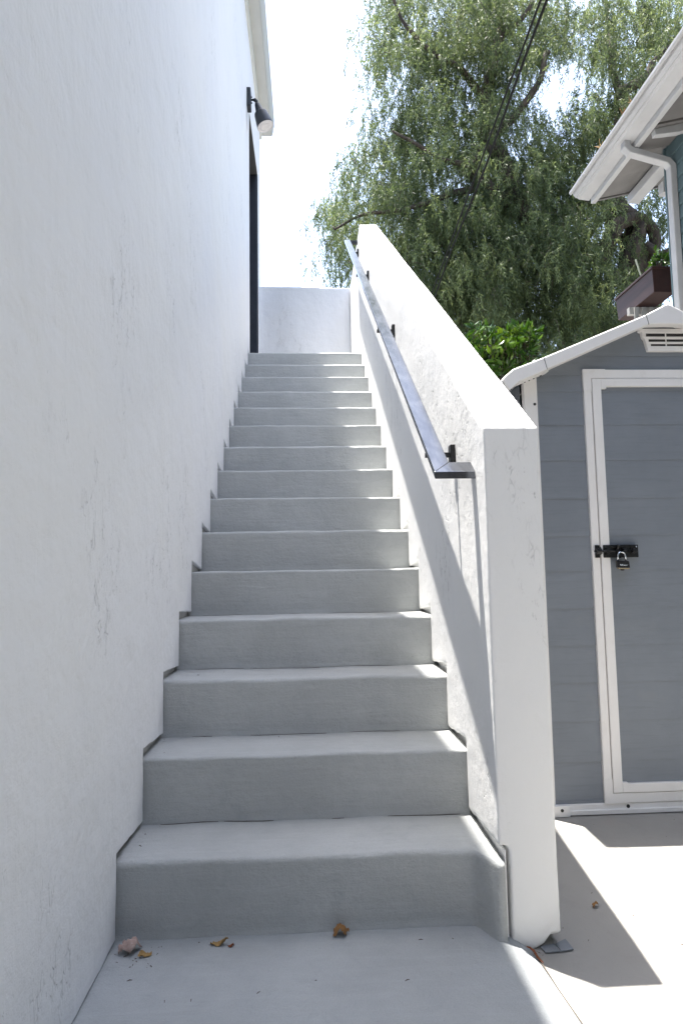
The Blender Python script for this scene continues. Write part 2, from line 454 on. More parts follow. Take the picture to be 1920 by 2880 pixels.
# broken dark line where each lower riser meets the tread in front of it
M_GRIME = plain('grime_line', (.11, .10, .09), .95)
for n in range(1, 9):
    rr = random.Random(n*11); bm = bmesh.new(); x = .01+rr.uniform(0, .1)
    while x < W-.03:
        L_ = rr.uniform(.04, .30); pr = None; q = x
        while q < min(x+L_, W-.01):
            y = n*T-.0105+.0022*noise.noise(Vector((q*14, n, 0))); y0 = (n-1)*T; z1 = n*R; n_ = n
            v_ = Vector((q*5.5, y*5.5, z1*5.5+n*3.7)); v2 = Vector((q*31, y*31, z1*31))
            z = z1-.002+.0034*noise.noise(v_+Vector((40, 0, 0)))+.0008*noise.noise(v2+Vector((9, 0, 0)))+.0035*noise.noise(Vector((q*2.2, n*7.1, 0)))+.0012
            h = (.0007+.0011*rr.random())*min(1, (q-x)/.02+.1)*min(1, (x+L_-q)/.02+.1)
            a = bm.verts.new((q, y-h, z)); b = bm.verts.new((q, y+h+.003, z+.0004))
            if pr: bm.faces.new((pr[0], a, b, pr[1]))
            pr = (a, b); q += .008
        x += L_+rr.uniform(.01, .22)
    obj('joint_line', bm, M_GRIME, stairs)['kind'] = 'stuff'

# ------------------------------------------------------------------ white building on the left
bld = thing('white_building', (-3, 0, 0), 'tall white stucco building on the left with cream eave and dark doorway', 'building')
def stair_edge(g0, g1, fwd, seed):
    """outline just above the stair profile, (y,z), from the front to the landing"""
    rr = random.Random(seed); out = []
    out.append((-fwd, R+g0+rr.uniform(-.004, .004)))
    for n in range(1, NST):
        out.append((n*T-fwd, n*R+g1+rr.uniform(-.004, .008)))
        out.append((n*T-fwd+rr.uniform(-.004, .003), (n+1)*R+g0+(.020 if n > 4 else .010 if n > 1 else 0)+rr.uniform(-.009, .010)))
    return out
DY0, DY1, DZ = 4.10, 5.20, 5.60
EAVE_Z = 6.62
skin = [(-8, ZP-.02), (-8, .003), (-.012, .004)] + stair_edge(.034, .010, .012, 3) + \
       [(DY0, LAND+.008), (DY0, DZ), (DY1, DZ), (DY1, LAND+.008), (5.30, LAND+.008), (5.30, -.1), (5.53, -.1), (5.53, EAVE_Z), (-8, EAVE_Z)]
skin2 = jitter(skin[1:], .025, .0045, 11)
bm = bmesh.new(); prism(bm, skin2, 'x', -.020, 0)
obj('stucco_wall', bm, M_WALL, bld, bevel=.004)
# solid behind the stucco, open at the doorway
core = [(-7.98, ZP-.02), (5.52, ZP-.02), (5.52, EAVE_Z), (-7.98, EAVE_Z)]
bm = bmesh.new()
box(bm, -7, -.0202, -7.98, DY0-.03, ZP-.02, EAVE_Z); box(bm, -7, -.0202, DY1+.03, 5.528, ZP-.02, EAVE_Z)
box(bm, -7, -.0202, DY0-.03, DY1+.03, DZ+.03, EAVE_Z); box(bm, -7, -.0202, DY0-.03, DY1+.03, ZP-.02, LAND-.01); box(bm, -7, -.42, DY0-.03, DY1+.03, LAND-.01, DZ+.03)
obj('inner_wall', bm, M_CORE, bld)
# door lining, leaf
bm = bmesh.new(); box(bm, -.20, -.002, DY1-.035, DY1-.001, LAND+.002, DZ-.004); box(bm, -.20, -.0025, DY0+.001, DY0+.03, LAND+.002, DZ-.004)
box(bm, -.20, -.012, DY1-.062, DY1-.0352, LAND+.002, DZ-.012)
fr = obj('door_frame', bm, M_DOOR, bld, bevel=.003)
bm = bmesh.new(); box(bm, -.20, -.003, DY0+.03, DY1-.063, DZ-.030, DZ-.004)
obj('door_lintel', bm, M_LINT, bld)
bm = bmesh.new(); box(bm, -.19, -.145, DY0+.032, DY1-.064, LAND+.004, DZ-.032)
for k in range(2):
    for j in range(3):
        yy = DY0+.16+k*.42; zz = LAND+.2+j*.72
        box(bm, -.145, -.138, yy, yy+.34, zz, zz+.6)
dr = obj('door', bm, M_DOOR, bld, bevel=.004)
bm = bmesh.new(); lathe(bm, [(.012, 0), (.012, .04), (.027, .045), (.03, .07), (.018, .082)], (-.138, DY0+.10, LAND+1.0), (1, 0, 0), 16)
obj('door_knob', bm, M_BRKT, dr, smooth=True)
# eave: frieze board on the wall, soffit, outer moulding, roof above
YE = 5.78
bm = bmesh.new(); box(bm, -.012, .022, -8, 5.62, 6.34, 6.499); obj('frieze_board', bm, M_CREAM, bld, bevel=.003)
bm = bmesh.new(); prism(bm, [(-.012, -8), (.128, -8), (.128, YE), (-.6, YE), (-.6, 5.54), (-.012, 5.54)], 'z', 6.50, 6.53); obj('soffit', bm, M_CREAM2, bld, bevel=.003)
bm = bmesh.new()
prism(bm, [(.1282, 6.495), (.136, 6.51), (.150, 6.55), (.158, 6.61), (.166, 6.63), (.166, 6.76), (.1282, 6.76)], 'y', -8, YE+.01)
obj('crown_moulding', bm, M_CREAM2, bld)
bm = bmesh.new(); prism(bm, [(.155, 6.762), (.155, 6.79), (-3.5, 8.1), (-7.3, 6.79), (-7.3, 6.762)], 'y', -8.1, YE+.03)
obj('roof', bm, M_ROOF, bld)
# end return where the wall corner meets the landing wall

# ------------------------------------------------------------------ rough stucco masses (remeshed so that edges are soft and uneven)
def rough_solid(name, bm, mat, parent, voxel, cutter=None, amp=.006, sz=.25):
    me = bpy.data.meshes.new(name); bmesh.ops.recalc_face_normals(bm, faces=bm.faces[:]); bm.to_mesh(me); bm.free()
    tmp = bpy.data.objects.new('tmp_solid', me); COL.objects.link(tmp)
    if cutter is not None:
        cm = bpy.data.meshes.new('tmp_cutter'); bmesh.ops.recalc_face_normals(cutter, faces=cutter.faces[:]); cutter.to_mesh(cm); cutter.free()
        cu = bpy.data.objects.new('tmp_cutter', cm); COL.objects.link(cu)
        b = tmp.modifiers.new('cut', 'BOOLEAN'); b.operation = 'DIFFERENCE'; b.object = cu; b.solver = 'EXACT'
    rm = tmp.modifiers.new('remesh', 'REMESH'); rm.mode = 'VOXEL'; rm.voxel_size = voxel; rm.adaptivity = 0.0
    sm = tmp.modifiers.new('smooth', 'SMOOTH'); sm.iterations = 1; sm.factor = .5
    dg = bpy.context.evaluated_depsgraph_get(); dg.update()
    ev = tmp.evaluated_get(dg); out = bpy.data.meshes.new_from_object(ev)
    bpy.data.objects.remove(tmp)
    if cutter is not None: bpy.data.objects.remove(cu)
    n = len(out.vertices); co_ = np.empty(n*3, np.float32); out.vertices.foreach_get('co', co_); co_ = co_.reshape(-1, 3)
    nr = np.empty(n*3, np.float32); out.vertices.foreach_get('normal', nr); nr = nr.reshape(-1, 3)
    for i in range(n):
        p = Vector(co_[i])
        d = noise.noise(p*(1/sz))*amp + noise.noise(p*(5.3/sz))*amp*.22 + noise.noise(p*62)*.0005
        co_[i] += nr[i]*d
    if name == 'pillar_body':
        for i in range(n):
            x, y, z = co_[i]
            if y < .1 and z < .10:
                k_ = (1-min(1, max(0, (z+.02)/.12)))*min(1, max(0, (.1-y)/.08))
                rag = -.018*math.exp(-((x-1.135)/.035)**2)+.020*smooth01((x-1.165)/.03)+.006*noise.noise(Vector((x*60, y*60, 2)))
                co_[i][2] += rag*k_; co_[i][1] += -.004*k_*noise.noise(Vector((x*30, z*40, 2)))
        name = 'stucco_body'
    out.vertices.foreach_set('co', co_.ravel()); out.polygons.foreach_set('use_smooth', np.ones(len(out.polygons), bool))
    out.materials.clear(); out.name = name
    return link(name, out, mat, parent)

par = thing('parapet_wall', (1.14, 0, 0), 'sloping white stucco parapet wall on the right side of the steps, square pillar end toward us', 'wall')
PF = -.074; PY = 3.884; PZ0 = 1.417; PZ1 = 4.27
outl = [(PF, ZP+.022), (PF, PZ0), (PY, PZ1), (YB+.16, PZ1+.02), (YB+.16, ZP-.02), (.02, ZP-.02)]
bm = bmesh.new(); prism(bm, outl, 'x', W, 1.218)
cut = [(-.5, -.5), (-.5, .236), (-.03, .240)] + [(T-.014, R+.016)]
rr = random.Random(5)
for n in range(2, NST):
    cut.append((( n-1)*T-.014, n*R+.036+rr.uniform(-.010, .012))); cut.append((n*T-.014, n*R+.012))
cut += [((NST-1)*T-.014, LAND+.02), ((NST-1)*T+.1, LAND+.004), (YB+.3, LAND+.002), (YB+.3, -.5)]
cbm = bmesh.new(); prism(cbm, cut, 'x', W-.3, 1.084)
pm = rough_solid('pillar_body', bm, M_PAR, par, .008, cbm, .0024, .35)
# thin pale lip left in the groove beside the bottom step
bm = bmesh.new(); prism(bm, jitter([(-.066, -.03), (.22, -.03), (.22, .225), (-.066, .225)], .03, .003, 9), 'x', 1.0725, 1.0765)
obj('groove_lip', bm, M_PAR, par)

lw = thing('landing_wall', (.5, YB+.08, LAND), 'low white stucco wall closing the landing at the top of the steps', 'wall')
bm = bmesh.new(); prism(bm, [(-.0, LAND-.3), (-.0, 4.30), (.12, 4.308), (W+.0015, 4.292), (W+.0015, LAND-.3)], 'y', YB, YB+.155)
rough_solid('stucco_body', bm, M_WALL, lw, .014, None, .004, .3)

# ------------------------------------------------------------------ handrail
SL = (PZ1-PZ0)/(PY-PF)
hr = thing('handrail', (.97, .03, 1.29), 'flat grey steel handrail with squared returns running up the parapet wall', 'handrail')
HX0, HX1 = .929, .985; HT = .0225; HY0, HY1 = .030, 4.154
def hz(y): return 1.302+.7185*(y-.030)
def slanted(bm, x0, x1, y0, y1, tw=0.0, miter=None):
    """flat bar following the slope"""
    ys = [y0+(y1-y0)*k/24 for k in range(25)]; rings = []
    for y in ys:
        z = hz(y); b = .0025*math.sin((y-y0)/(y1-y0)*math.pi*1.3)
        xa, xb = x0+b, x1+b
        rings.append([bm.verts.new(p) for p in ((xa, y, z-HT), (xb, y, z-HT), (xb, y, z), (xa, y, z+tw))])
    if miter:
        rings[0][1].co.y += miter; rings[0][2].co.y += miter
        for v_, dz in ((rings[0][1], -HT), (rings[0][2], 0)): v_.co.z = hz(v_.co.y)+dz
    for a, b in zip(rings, rings[1:]):
        for k in range(4): bm.faces.new((a[k], a[(k+1) % 4], b[(k+1) % 4], b[k]))
    bm.faces.new(rings[0][::-1]); bm.faces.new(rings[-1])
bm = bmesh.new(); slanted(bm, HX0, HX1, HY0+.0006, HY1, .0, .054)
obj('rail', bm, M_STEEL, hr, bevel=.0016)
# bottom return, mitred to the rail
bm = bmesh.new()
A = [(HX0, HY0), (HX1+.001, HY0+.054), (W+.004, HY0+.054), (W+.004, HY0)]
vb = [bm.verts.new((x, y-.0004, hz(y)-HT)) for x, y in A]; vt = [bm.verts.new((x, y-.0004, hz(y)+.0003)) for x, y in A]
bm.faces.new(vb[::-1]); bm.faces.new(vt)
for k in range(4): bm.faces.new((vb[k], vb[(k+1) % 4], vt[(k+1) % 4], vt[k]))
obj('end_return', bm, M_STEEL, hr, bevel=.0016)
bm = bmesh.new(); box(bm, HX1-.001, W+.004, HY1-.03, HY1-.001, hz(HY1-.02)-HT-.016, hz(HY1-.02)-.004)
obj('end_return', bm, M_BRKT, hr, bevel=.0016)
for (y, zc) in ((.300, 1.402), (1.70, 2.389), (3.09, 3.388), (4.02, 4.06)):
    bm = bmesh.new(); box(bm, W-.017, W+.003, y-.020, y+.020, zc-.033, zc+.035)
    b = obj('bracket_plate', bm, M_BRKT, hr, bevel=.002)
    bm = bmesh.new(); a = hz(y)-HT
    prism(bm, [(HX0+.022, zc-.008), (W-.0175, zc-.008), (W-.0175, zc+.009), (HX0+.044, zc+.009), (HX0+.044, a+.003), (HX0+.026, a+.003), (HX0+.026, zc+.009), (HX0+.022, zc+.009)], 'y', y-.008, y+.008)
    obj('bracket_arm', bm, M_BRKT, b, bevel=.001)

# ------------------------------------------------------------------ wall lamp
LY = 3.9
lamp = thing('wall_lamp', (.02, LY, 5.52), 'black adjustable bullet spotlight fixed high on the white wall above the doorway', 'lamp')
bm = bmesh.new(); box(bm, -.002, .038, LY-.055, LY+.055, 5.43, 5.617)
obj('mounting_plate', bm, M_LAMP, lamp, bevel=.008, seg=3)
for zz in (5.552, 5.492):
    bm = bmesh.new(); lathe(bm, [(.004, 0), (.0075, .004), (.0085, .010), (.006, .014)], (.034, LY, zz), (1, 0, 0), 12)
    obj('screw_cap', bm, M_LAMP, lamp, smooth=True)
bm = bmesh.new(); tube(bm, [(.034, LY, 5.523), (.058, LY, 5.525), (.074, LY, 5.524), (.088, LY, 5.512), (.098, LY, 5.485)], [.009, .010, .018, .016, .013], 16)
obj('swivel_arm', bm, M_LAMP, lamp, smooth=True)
ax = Vector((.180-.094, 0, 5.245-5.490)).normalized()
b0 = Vector((.092, LY, 5.492))
bm = bmesh.new()
prof = [(.010, 0), (.020, .004), (.025, .014), (.040, .088), (.046, .096), (.060, .108), (.066, .125), (.081, .240), (.0815, .248), (.077, .2485), (.055, .14), (.030, .115)]
lathe(bm, prof, b0, ax, 36); sh = obj('lamp_shade', bm, M_LAMP, lamp, smooth=True)
bm = bmesh.new(); lathe(bm, [(.076, .240), (.0805, .2486), (.0805, .2515), (.074, .2535), (.071, .249), (.058, .247), (.054, .251), (.036, .251), (.032, .246), (.012, .248)], b0, ax, 36)
obj('bulb', bm, M_LENS, lamp, smooth=True)

# ------------------------------------------------------------------ garden shed
SY0 = .85; SC = 2.131; SW = SC-1.501
shed = thing('garden_shed', (SC, SY0+.6, ZP), 'small grey plastic garden shed with white trim and gabled roof beside the parapet', 'shed')
SYB = 2.25
def gable_z(x, base=1.86, peak=2.165): return peak-(abs(x-SC)/SW)*(peak-base)
def xr_at(z, base=1.86, peak=2.165): return SW if z <= base else SW*(peak-z)/(peak-base)
seams = [.012, .182, .348, .509, .667, .825, .987, 1.139, 1.303, 1.4726, 1.632, 1.783, 1.947, 2.163]
def lap_wall(bm, ya, x0f, x1f, zs, th=.0035, dirn=-1):
    """horizontal lapped planks: each has a leaning face and a small lip at its foot"""
    for a, b in zip(zs, zs[1:]):
        p = [(x0f(a), ya+dirn*th, a), (x1f(a), ya+dirn*th, a), (x1f(b), ya, b), (x0f(b), ya, b)]
        q = [(x0f(a), ya+.02, a), (x1f(a), ya+.02, a), (x1f(b), ya+.02, b), (x0f(b), ya+.02, b)]
        P_ = [bm.verts.new(v_) for v_ in p]; Q_ = [bm.verts.new(v_) for v_ in q]
        bm.faces.new(P_); bm.faces.new(Q_[::-1])
        for k in range(4): bm.faces.new((P_[k], Q_[k], Q_[(k+1) % 4], P_[(k+1) % 4]))
D0, D1, DTOP, DBOT = 1.771, 2.491, 1.882, .012       # door frame outer
bm = bmesh.new()
zs = [s for s in seams if s <= 1.80]+[1.86]
lap_wall(bm, SY0, lambda z: SC-SW+.03, lambda z: D0+.01, zs)
lap_wall(bm, SY0, lambda z: D1-.01, lambda z: SC+SW-.03, zs)
lap_wall(bm, SY0, lambda z: SC-xr_at(z)+.004, lambda z: SC+xr_at(z)-.004, [1.86, 1.947, 2.06, 2.163])
obj('front_wall', bm, M_SHED, shed)
for s in (-1, 1):
    bm = bmesh.new()
    for a, b in zip(zs, zs[1:]):
        xo = SC+s*SW; box(bm, min(xo, xo-s*.02), max(xo, xo-s*.02), SY0+.02, SYB, a+.002, b-.002)
        box(bm, min(xo-s*.004, xo-s*.018), max(xo-s*.004, xo-s*.018), SY0+.02, SYB, b-.003, b+.003)
    obj('side_wall', bm, M_SHED, shed)
bm = bmesh.new(); prism(bm, [(SC-SW+.03, 0), (SC+SW-.03, 0), (SC+SW-.03, 1.86), (SC, 2.16), (SC-SW+.03, 1.86)], 'y', SYB-.021, SYB-.001)
obj('back_wall', bm, M_SHED, shed)
for s in (-1, 1):
    bm = bmesh.new(); xa, xb = (SC-SW, SC-SW+.061) if s < 0 else (SC+SW-.061, SC+SW)
    box(bm, xa, xb, SY0-.010, SY0+.05, .010, 1.873 if s < 0 else 1.873)
    o = obj('corner_post', bm, M_TRIM, shed, bevel=.004)
    for zz in (1.726, .95, .30):
        bm = bmesh.new(); lathe(bm, [(.0062, 0), (.0062, .0014), (.004, .0016)], ((xa+xb)/2+.016*(-s), SY0-.0102, zz), (0, -1, 0), 12)
        obj('screw', bm, M_HOLE, o)
# base rail, feet
bm = bmesh.new()
prism(bm, [(SY0+.10, -.002+.012), (SY0-.004, .012), (SY0-.012, .008), (SY0-.014, -.010), (SY0-.018, -.014), (SY0-.018, -.030), (SY0+.10, -.030)], 'x', SC-SW+.11, SC+SW-.11)
br = obj('base_rail', bm, M_TRIM, shed)
for xx in (1.869, 2.13, 2.39):
    bm = bmesh.new(); lathe(bm, [(.0075, 0), (.0075, .002), (.004, .0022)], (xx, SY0-.0135, -.002), (0, -1, 0), 14); obj('screw', bm, M_HOLE, br)
for s in (-1, 1):
    bm = bmesh.new(); xa, xb = (SC-SW-.01, SC-SW+.115) if s < 0 else (SC+SW-.115, SC+SW+.01)
    box(bm, xa, xb, SY0-.026, SY0+.10, ZP+.001, .012)
    o = obj('base_foot', bm, M_TRIM, shed, bevel=.003)
    for dx in (.035, .09):
        bm = bmesh.new(); lathe(bm, [(.0065, 0), (.0065, .002), (.004, .0022)], (xa+dx if s < 0 else xb-dx, SY0-.0262, -.006), (0, -1, 0), 14); obj('screw', bm, M_HOLE, o)
bm = bmesh.new(); box(bm, SC-SW+.03, SC+SW-.03, SY0-.006, SY0+.06, .0125, .024); obj('sill', bm, M_SHED, shed)
bm = bmesh.new(); box(bm, SC-SW+.02, SC+SW-.02, SY0+.10, SYB, ZP+.002, .01); obj('floor', bm, M_SHED, shed)
# door frame (outer) in four butted lengths, with thicker corner pieces
def frame(bm, x0, x1, z0, z1, wx, wt, wb, y0, y1):
    box(bm, x0, x0+wx, y0, y1, z0, z1); box(bm, x1-wx, x1, y0, y1, z0, z1)
    box(bm, x0+wx, x1-wx, y0, y1, z1-wt, z1); box(bm, x0+wx, x1-wx, y0, y1, z0, z0+wb)
bm = bmesh.new(); frame(bm, D0, D1, DBOT, DTOP, .034, .040, .040, SY0-.016, SY0+.02)
df = obj('door_frame', bm, M_TRIM, shed, bevel=.0025)
for (x0, x1, z0, z1, dx, dz) in ((D0, D0+.10, DTOP-.10, DTOP, 1, -1), (D0, D0+.10, DBOT, DBOT+.10, 1, 1)):
    bm = bmesh.new(); y0, y1 = SY0-.0185, SY0-.0155
    if dz < 0: prism(bm, [(x0-.002, z0), (x0+.0345, z0), (x0+.0345, z1-.0405), (x1, z1-.0405), (x1, z1+.001), (x0-.002, z1+.001)], 'y', y0, y1)
    else: prism(bm, [(x0-.002, z1), (x0+.0345, z1), (x0+.0345, z0+.0405), (x1, z0+.0405), (x1, z0-.001), (x0-.002, z0-.001)], 'y', y0, y1)
    obj('frame_corner', bm, M_TRIM, df)
# door
door = thing_dummy = None
bm = bmesh.new(); dzs = [s for s in seams if .10 < s < 1.80]
dzs = [.092]+dzs+[1.806]
lap_wall(bm, SY0-.004, lambda z: 1.846, lambda z: 2.416, dzs, .0022)
door = obj('door', bm, M_SHED, shed)
bm = bmesh.new(); frame(bm, 1.8085, 2.4535, .0545, 1.840, .040, .036, .037, SY0-.020, SY0+.015)
box(bm, 1.8480, 1.872, SY0-.0205, SY0-.004, 1.793, 1.8045); box(bm, 1.8480, 1.872, SY0-.0205, SY0-.004, .0905, .0965)
obj('door_trim', bm, M_TRIM, door, bevel=.0025)
# sliding bolt
bm = bmesh.new(); box(bm, 1.8165, 1.972, SY0-.0245, SY0-.0206, 1.042, 1.097)
bp = obj('bolt_plate', bm, M_BLACK, door, bevel=.0015)
bm = bmesh.new(); tube(bm, [(1.773, SY0-.034, 1.070), (1.935, SY0-.034, 1.070)], .0052, 12)
tube(bm, [(1.873, SY0-.034, 1.072), (1.874, SY0-.040, 1.086), (1.876, SY0-.046, 1.094)], [.006, .0055, .007], 10)
obj('bolt_bar', bm, M_BLACK, bp, smooth=True)
for xx in (1.832, 1.905, 1.945):
    bm = bmesh.new(); prism(bm, [(SY0-.0205, 1.056), (SY0-.036, 1.060), (SY0-.043, 1.066), (SY0-.043, 1.075), (SY0-.036, 1.081), (SY0-.0205, 1.084)], 'x', xx-.008, xx+.008)
    obj('bolt_guide', bm, M_BLACK, bp)
bm = bmesh.new(); prism(bm, [(1.862, 1.086), (1.90, 1.086), (1.952, 1.090), (1.952, 1.094), (1.845, 1.094)], 'y', SY0-.031, SY0-.0246)
prism(bm, [(1.872, 1.066), (1.896, 1.066), (1.890, 1.040), (1.878, 1.040)], 'y', SY0-.031, SY0-.0246)
obj('hasp', bm, M_BLACK, bp)
bm = bmesh.new(); box(bm, 1.781, 1.801, SY0-.0235, SY0-.0187, 1.042, 1.097)
prism(bm, [(SY0-.0235, 1.054), (SY0-.038, 1.060), (SY0-.042, 1.070), (SY0-.038, 1.080), (SY0-.0235, 1.086)], 'x', 1.782, 1.806)
obj('bolt_keeper', bm, M_BLACK, df, bevel=.0015)
for (xx, zz) in ((1.825, 1.090), (1.825, 1.050), (1.964, 1.088), (1.964, 1.066)):
    bm = bmesh.new(); lathe(bm, [(.003, 0), (.0034, .0012), (.002, .0024)], (xx, SY0-.0246, zz), (0, -1, 0), 10); obj('bolt_screw', bm, M_CHROME if zz == 1.088 else M_HOLE, bp)
# vent
bm = bmesh.new()
VC = 2.165                                   # the vent sits a little right of the ridge
VP = [(-.128, 2.069), (-.128, 2.056), (-.117, 2.052), (-.114, 2.030), (-.104, 2.018), (-.092, 1.966)]
vo = [(VC+x, z) for x, z in VP]+[(VC-x, z) for x, z in VP[::-1]]
# plate with real slots: strips between the slots
rows = [(2.069, 2.0475), (2.0325, 2.0205), (2.0085, 1.9985), (1.9885, 1.966)]
def vhw(z):
    for (xa, za), (xb, zb) in zip(VP, VP[1:]):
        if zb <= z <= za: return -(xa+(xb-xa)*(za-z)/max(1e-6, za-zb))
    return .092
def vpoly(z1, z0, y0, y1, xa=None, xb=None):
    zl = sorted({z1, z0} | {z for _, z in VP if z0 < z < z1}, reverse=True)
    L_ = [(VC-vhw(z) if xa is None else xa, z) for z in zl]; R_ = [(VC+vhw(z) if xb is None else xb, z) for z in zl[::-1]]
    prism(bm, L_+R_, 'y', y0, y1)
YV = SY0-.022
for a, b in rows: vpoly(a, b, YV, SY0-.002)
sl_hw = [.098, .087, .078]
for (a, b), hw in zip(((2.0475, 2.0325), (2.0205, 2.0085), (1.9985, 1.9885)), sl_hw):
    vpoly(a, b, YV+.0008, SY0-.002, None, VC-hw); vpoly(a, b, YV+.0008, SY0-.002, VC+hw, None); vpoly(a, b, YV+.003, SY0-.002, VC-.0035-.006, VC-.0035+.001)
vent = obj('vent', bm, M_TRIM, shed, bevel=.0012)
bm = bmesh.new(); box(bm, VC-.100, VC+.100, SY0-.0185, SY0-.012, 2.03, 2.05); box(bm, VC-.088, VC+.088, SY0-.0185, SY0-.012, 1.986, 2.0299); obj('vent_slot_shade', bm, M_HOLE, vent)  # near-black block stands in for the shade inside the slots
# roof: two slopes over the body, moulded white trim along the front gable
YR = .752
top_l = [(1.379, 1.810), (1.392, 1.828), (1.428, 1.858), (1.564, 1.910), (2.029, 2.103), (SC-.012, 2.149), (SC, 2.152)]
bot_l = [(1.408, 1.763), (1.451, 1.801), (1.577, 1.856), (2.040, 2.059), (SC, 2.062)]
mir = lambda L_: [(2*SC-x, z) for x, z in L_[::-1]]
topf = top_l+mir(top_l)[1:]; botf = bot_l+mir(bot_l)[1:]
bm = bmesh.new(); prism(bm, topf+botf[::-1], 'y', YR, YR+.045)
rt_ = obj('roof_trim', bm, M_TRIM, shed, bevel=.006, seg=3)
for (xa, za, xb, zb) in ((1.564, 1.911, 1.577, 1.8575), (2.029, 2.104, 2.040, 2.0592)):
    for s in (-1, 1):
        def X(x): return x if s < 0 else 2*SC-x
        pts = [(X(xa-.0012), za), (X(xa+.0012), za+.001), (X(xb+.0012), zb), (X(xb-.0012), zb)]
        bm = bmesh.new(); prism(bm, pts, 'y', YR-.0008, YR+.02)
        obj('trim_joint', bm, M_HOLE, rt_)
bm = bmesh.new()
tl = [(1.379, 1.812), (1.428, 1.860), (1.564, 1.912), (SC, 2.154)]; bl = [(1.40, 1.775), (1.44, 1.812), (1.575, 1.868), (SC, 2.115)]
prism(bm, tl+mir(tl)[1:]+(bl+mir(bl)[1:])[::-1], 'y', YR+.0452, SYB+.06)
rf = obj('roof', bm, M_TRIM, shed, bevel=.004)
# soffit strip with drip holes under the front overhang
bm = bmesh.new()
prism(bm, [(1.410, 1.774), (1.452, 1.808), (1.60, 1.868), (1.60, 1.862), (1.452, 1.802), (1.412, 1.768)], 'y', YR+.0455, SY0-.011)
obj('eave_soffit', bm, M_TRIM, shed); bm = bmesh.new()
prism(bm, [(2*SC-x, z) for x, z in [(1.410, 1.774), (1.452, 1.808), (1.60, 1.868), (1.60, 1.862), (1.452, 1.802), (1.412, 1.768)]], 'y', YR+.0455, SY0-.011)
sf = obj('eave_soffit', bm, M_TRIM, shed)
for (xx, zz, rr_) in ((1.424, 1.7775, .003), (1.437, 1.788, .003), (1.500, 1.8195, .003), (1.520, 1.8275, .003), (1.541, 1.836, .003), (1.572, 1.849, .005)):
    bm = bmesh.new(); lathe(bm, [(rr_, 0), (rr_, .004)], (xx, YR+.07, zz+.0025), (.35, 0, -1), 10); obj('rivet_hole', bm, M_HOLE, sf)

pad = thing('padlock', (1.886, SY0-.045, 1.028), 'small black padlock with chrome shackle hanging from the shed bolt', 'padlock')
bm = bmesh.new(); prism(bm, [(1.8600, 1.0285), (1.9115, 1.0265), (1.9145, .997), (1.862, .9985)], 'y', SY0-.058, SY0-.036)
pb = obj('body', bm, M_BLACK, pad, bevel=.003)
bm = bmesh.new(); prism(bm, [(1.8625, .9982), (1.9135, .9967), (1.910, .9915), (1.868, .9925)], 'y', SY0-.0575, SY0-.0365); obj('base_plate', bm, M_BRASS, pad, bevel=.001)
bm = bmesh.new(); lathe(bm, [(.008, 0), (.008, .005), (.005, .006)], (1.885, SY0-.047, .9915), (0, 0, -1), 14); obj('key_cylinder', bm, M_BLACK, pad)
bm = bmesh.new(); pts = []
for k in range(13):
    a = math.pi*k/12; pts.append((1.885-.0165*math.cos(a), SY0-.047+.002*math.sin(a), 1.048+.017*math.sin(a)))
tube(bm, [(1.867, SY0-.047, 1.026)]+pts+[(1.902, SY0-.047, 1.026)], .0036, 10); obj('shackle', bm, M_CHROME, pad, smooth=True)
bm = bmesh.new(); ym = (SY0-.0590, SY0-.0582)
prism(bm, [(1.869, 1.0125), (1.874, 1.0125), (1.877, 1.0065), (1.8735, 1.0065)], 'y', *ym)
prism(bm, [(1.876, 1.0125), (1.884, 1.0125), (1.884, 1.0112), (1.8815, 1.0112), (1.8815, 1.0065), (1.8785, 1.0065), (1.8785, 1.0112), (1.876, 1.0112)], 'y', *ym)
for k in range(7): box(bm, 1.8845+k*.0026, 1.8863+k*.0026, *ym, 1.0062+.0001*k, 1.0090)
box(bm, 1.884, 1.905, *ym, 1.0103, 1.0109)
obj('print', bm, M_MARK, pb)

# ------------------------------------------------------------------ unseen house added behind the camera to block light from that side
M_TAN = stucco('tan_stucco', (.24, .215, .19), .3, .57)
oh = thing('added_house', (1, -9, ZP), 'unseen tan stucco house with a low hipped roof, added behind the camera to block light', 'house')
bm = bmesh.new(); box(bm, -7, 9, -12, -6.5, ZP-.02, 6.1); obj('wall', bm, M_TAN, oh)
bm = bmesh.new(); a = [bm.verts.new(p) for p in ((-7.5, -12.5, 6.102), (9.5, -12.5, 6.102), (9.5, -6.0, 6.102), (-7.5, -6.0, 6.102))]; b = [bm.verts.new(p) for p in ((-4.5, -9.25, 7.4), (6.5, -9.25, 7.4))]
bm.faces.new(a[::-1]); bm.faces.new((a[2], a[3], b[0], b[1])); bm.faces.new((a[0], a[1], b[1], b[0])); bm.faces.new((a[1], a[2], b[1])); bm.faces.new((a[3], a[0], b[0])); obj('roof', bm, M_SHING if 'M_SHING' in globals() else M_ROOF, oh)
for x_, zb in [(x__, zz) for x__ in (-4.5, -1.2, 4.2, 6.6) for zz in (0, 2.6)]:
    bm = bmesh.new(); frame_w = .06
    box(bm, x_, x_+1.1, -6.499, -6.47, 1.0+zb, 1.06+zb); box(bm, x_, x_+1.1, -6.499, -6.47, 2.14+zb, 2.2+zb); box(bm, x_, x_+.06, -6.499, -6.47, 1.06+zb, 2.14+zb); box(bm, x_+1.04, x_+1.1, -6.499, -6.47, 1.06+zb, 2.14+zb); box(bm, x_+.52, x_+.58, -6.499, -6.472, 1.06+zb, 2.14+zb)
    o = obj('window', bm, M_CREAM, oh); bm = bmesh.new(); box(bm, x_+.06, x_+1.04, -6.4985, -6.49, 1.06+zb, 2.14+zb); obj('pane', bm, M_DOOR, o)
bm = bmesh.new(); box(bm, 1.4, 2.35, -6.499, -6.46, ZP, 2.05); obj('door', bm, M_CREAM, oh)

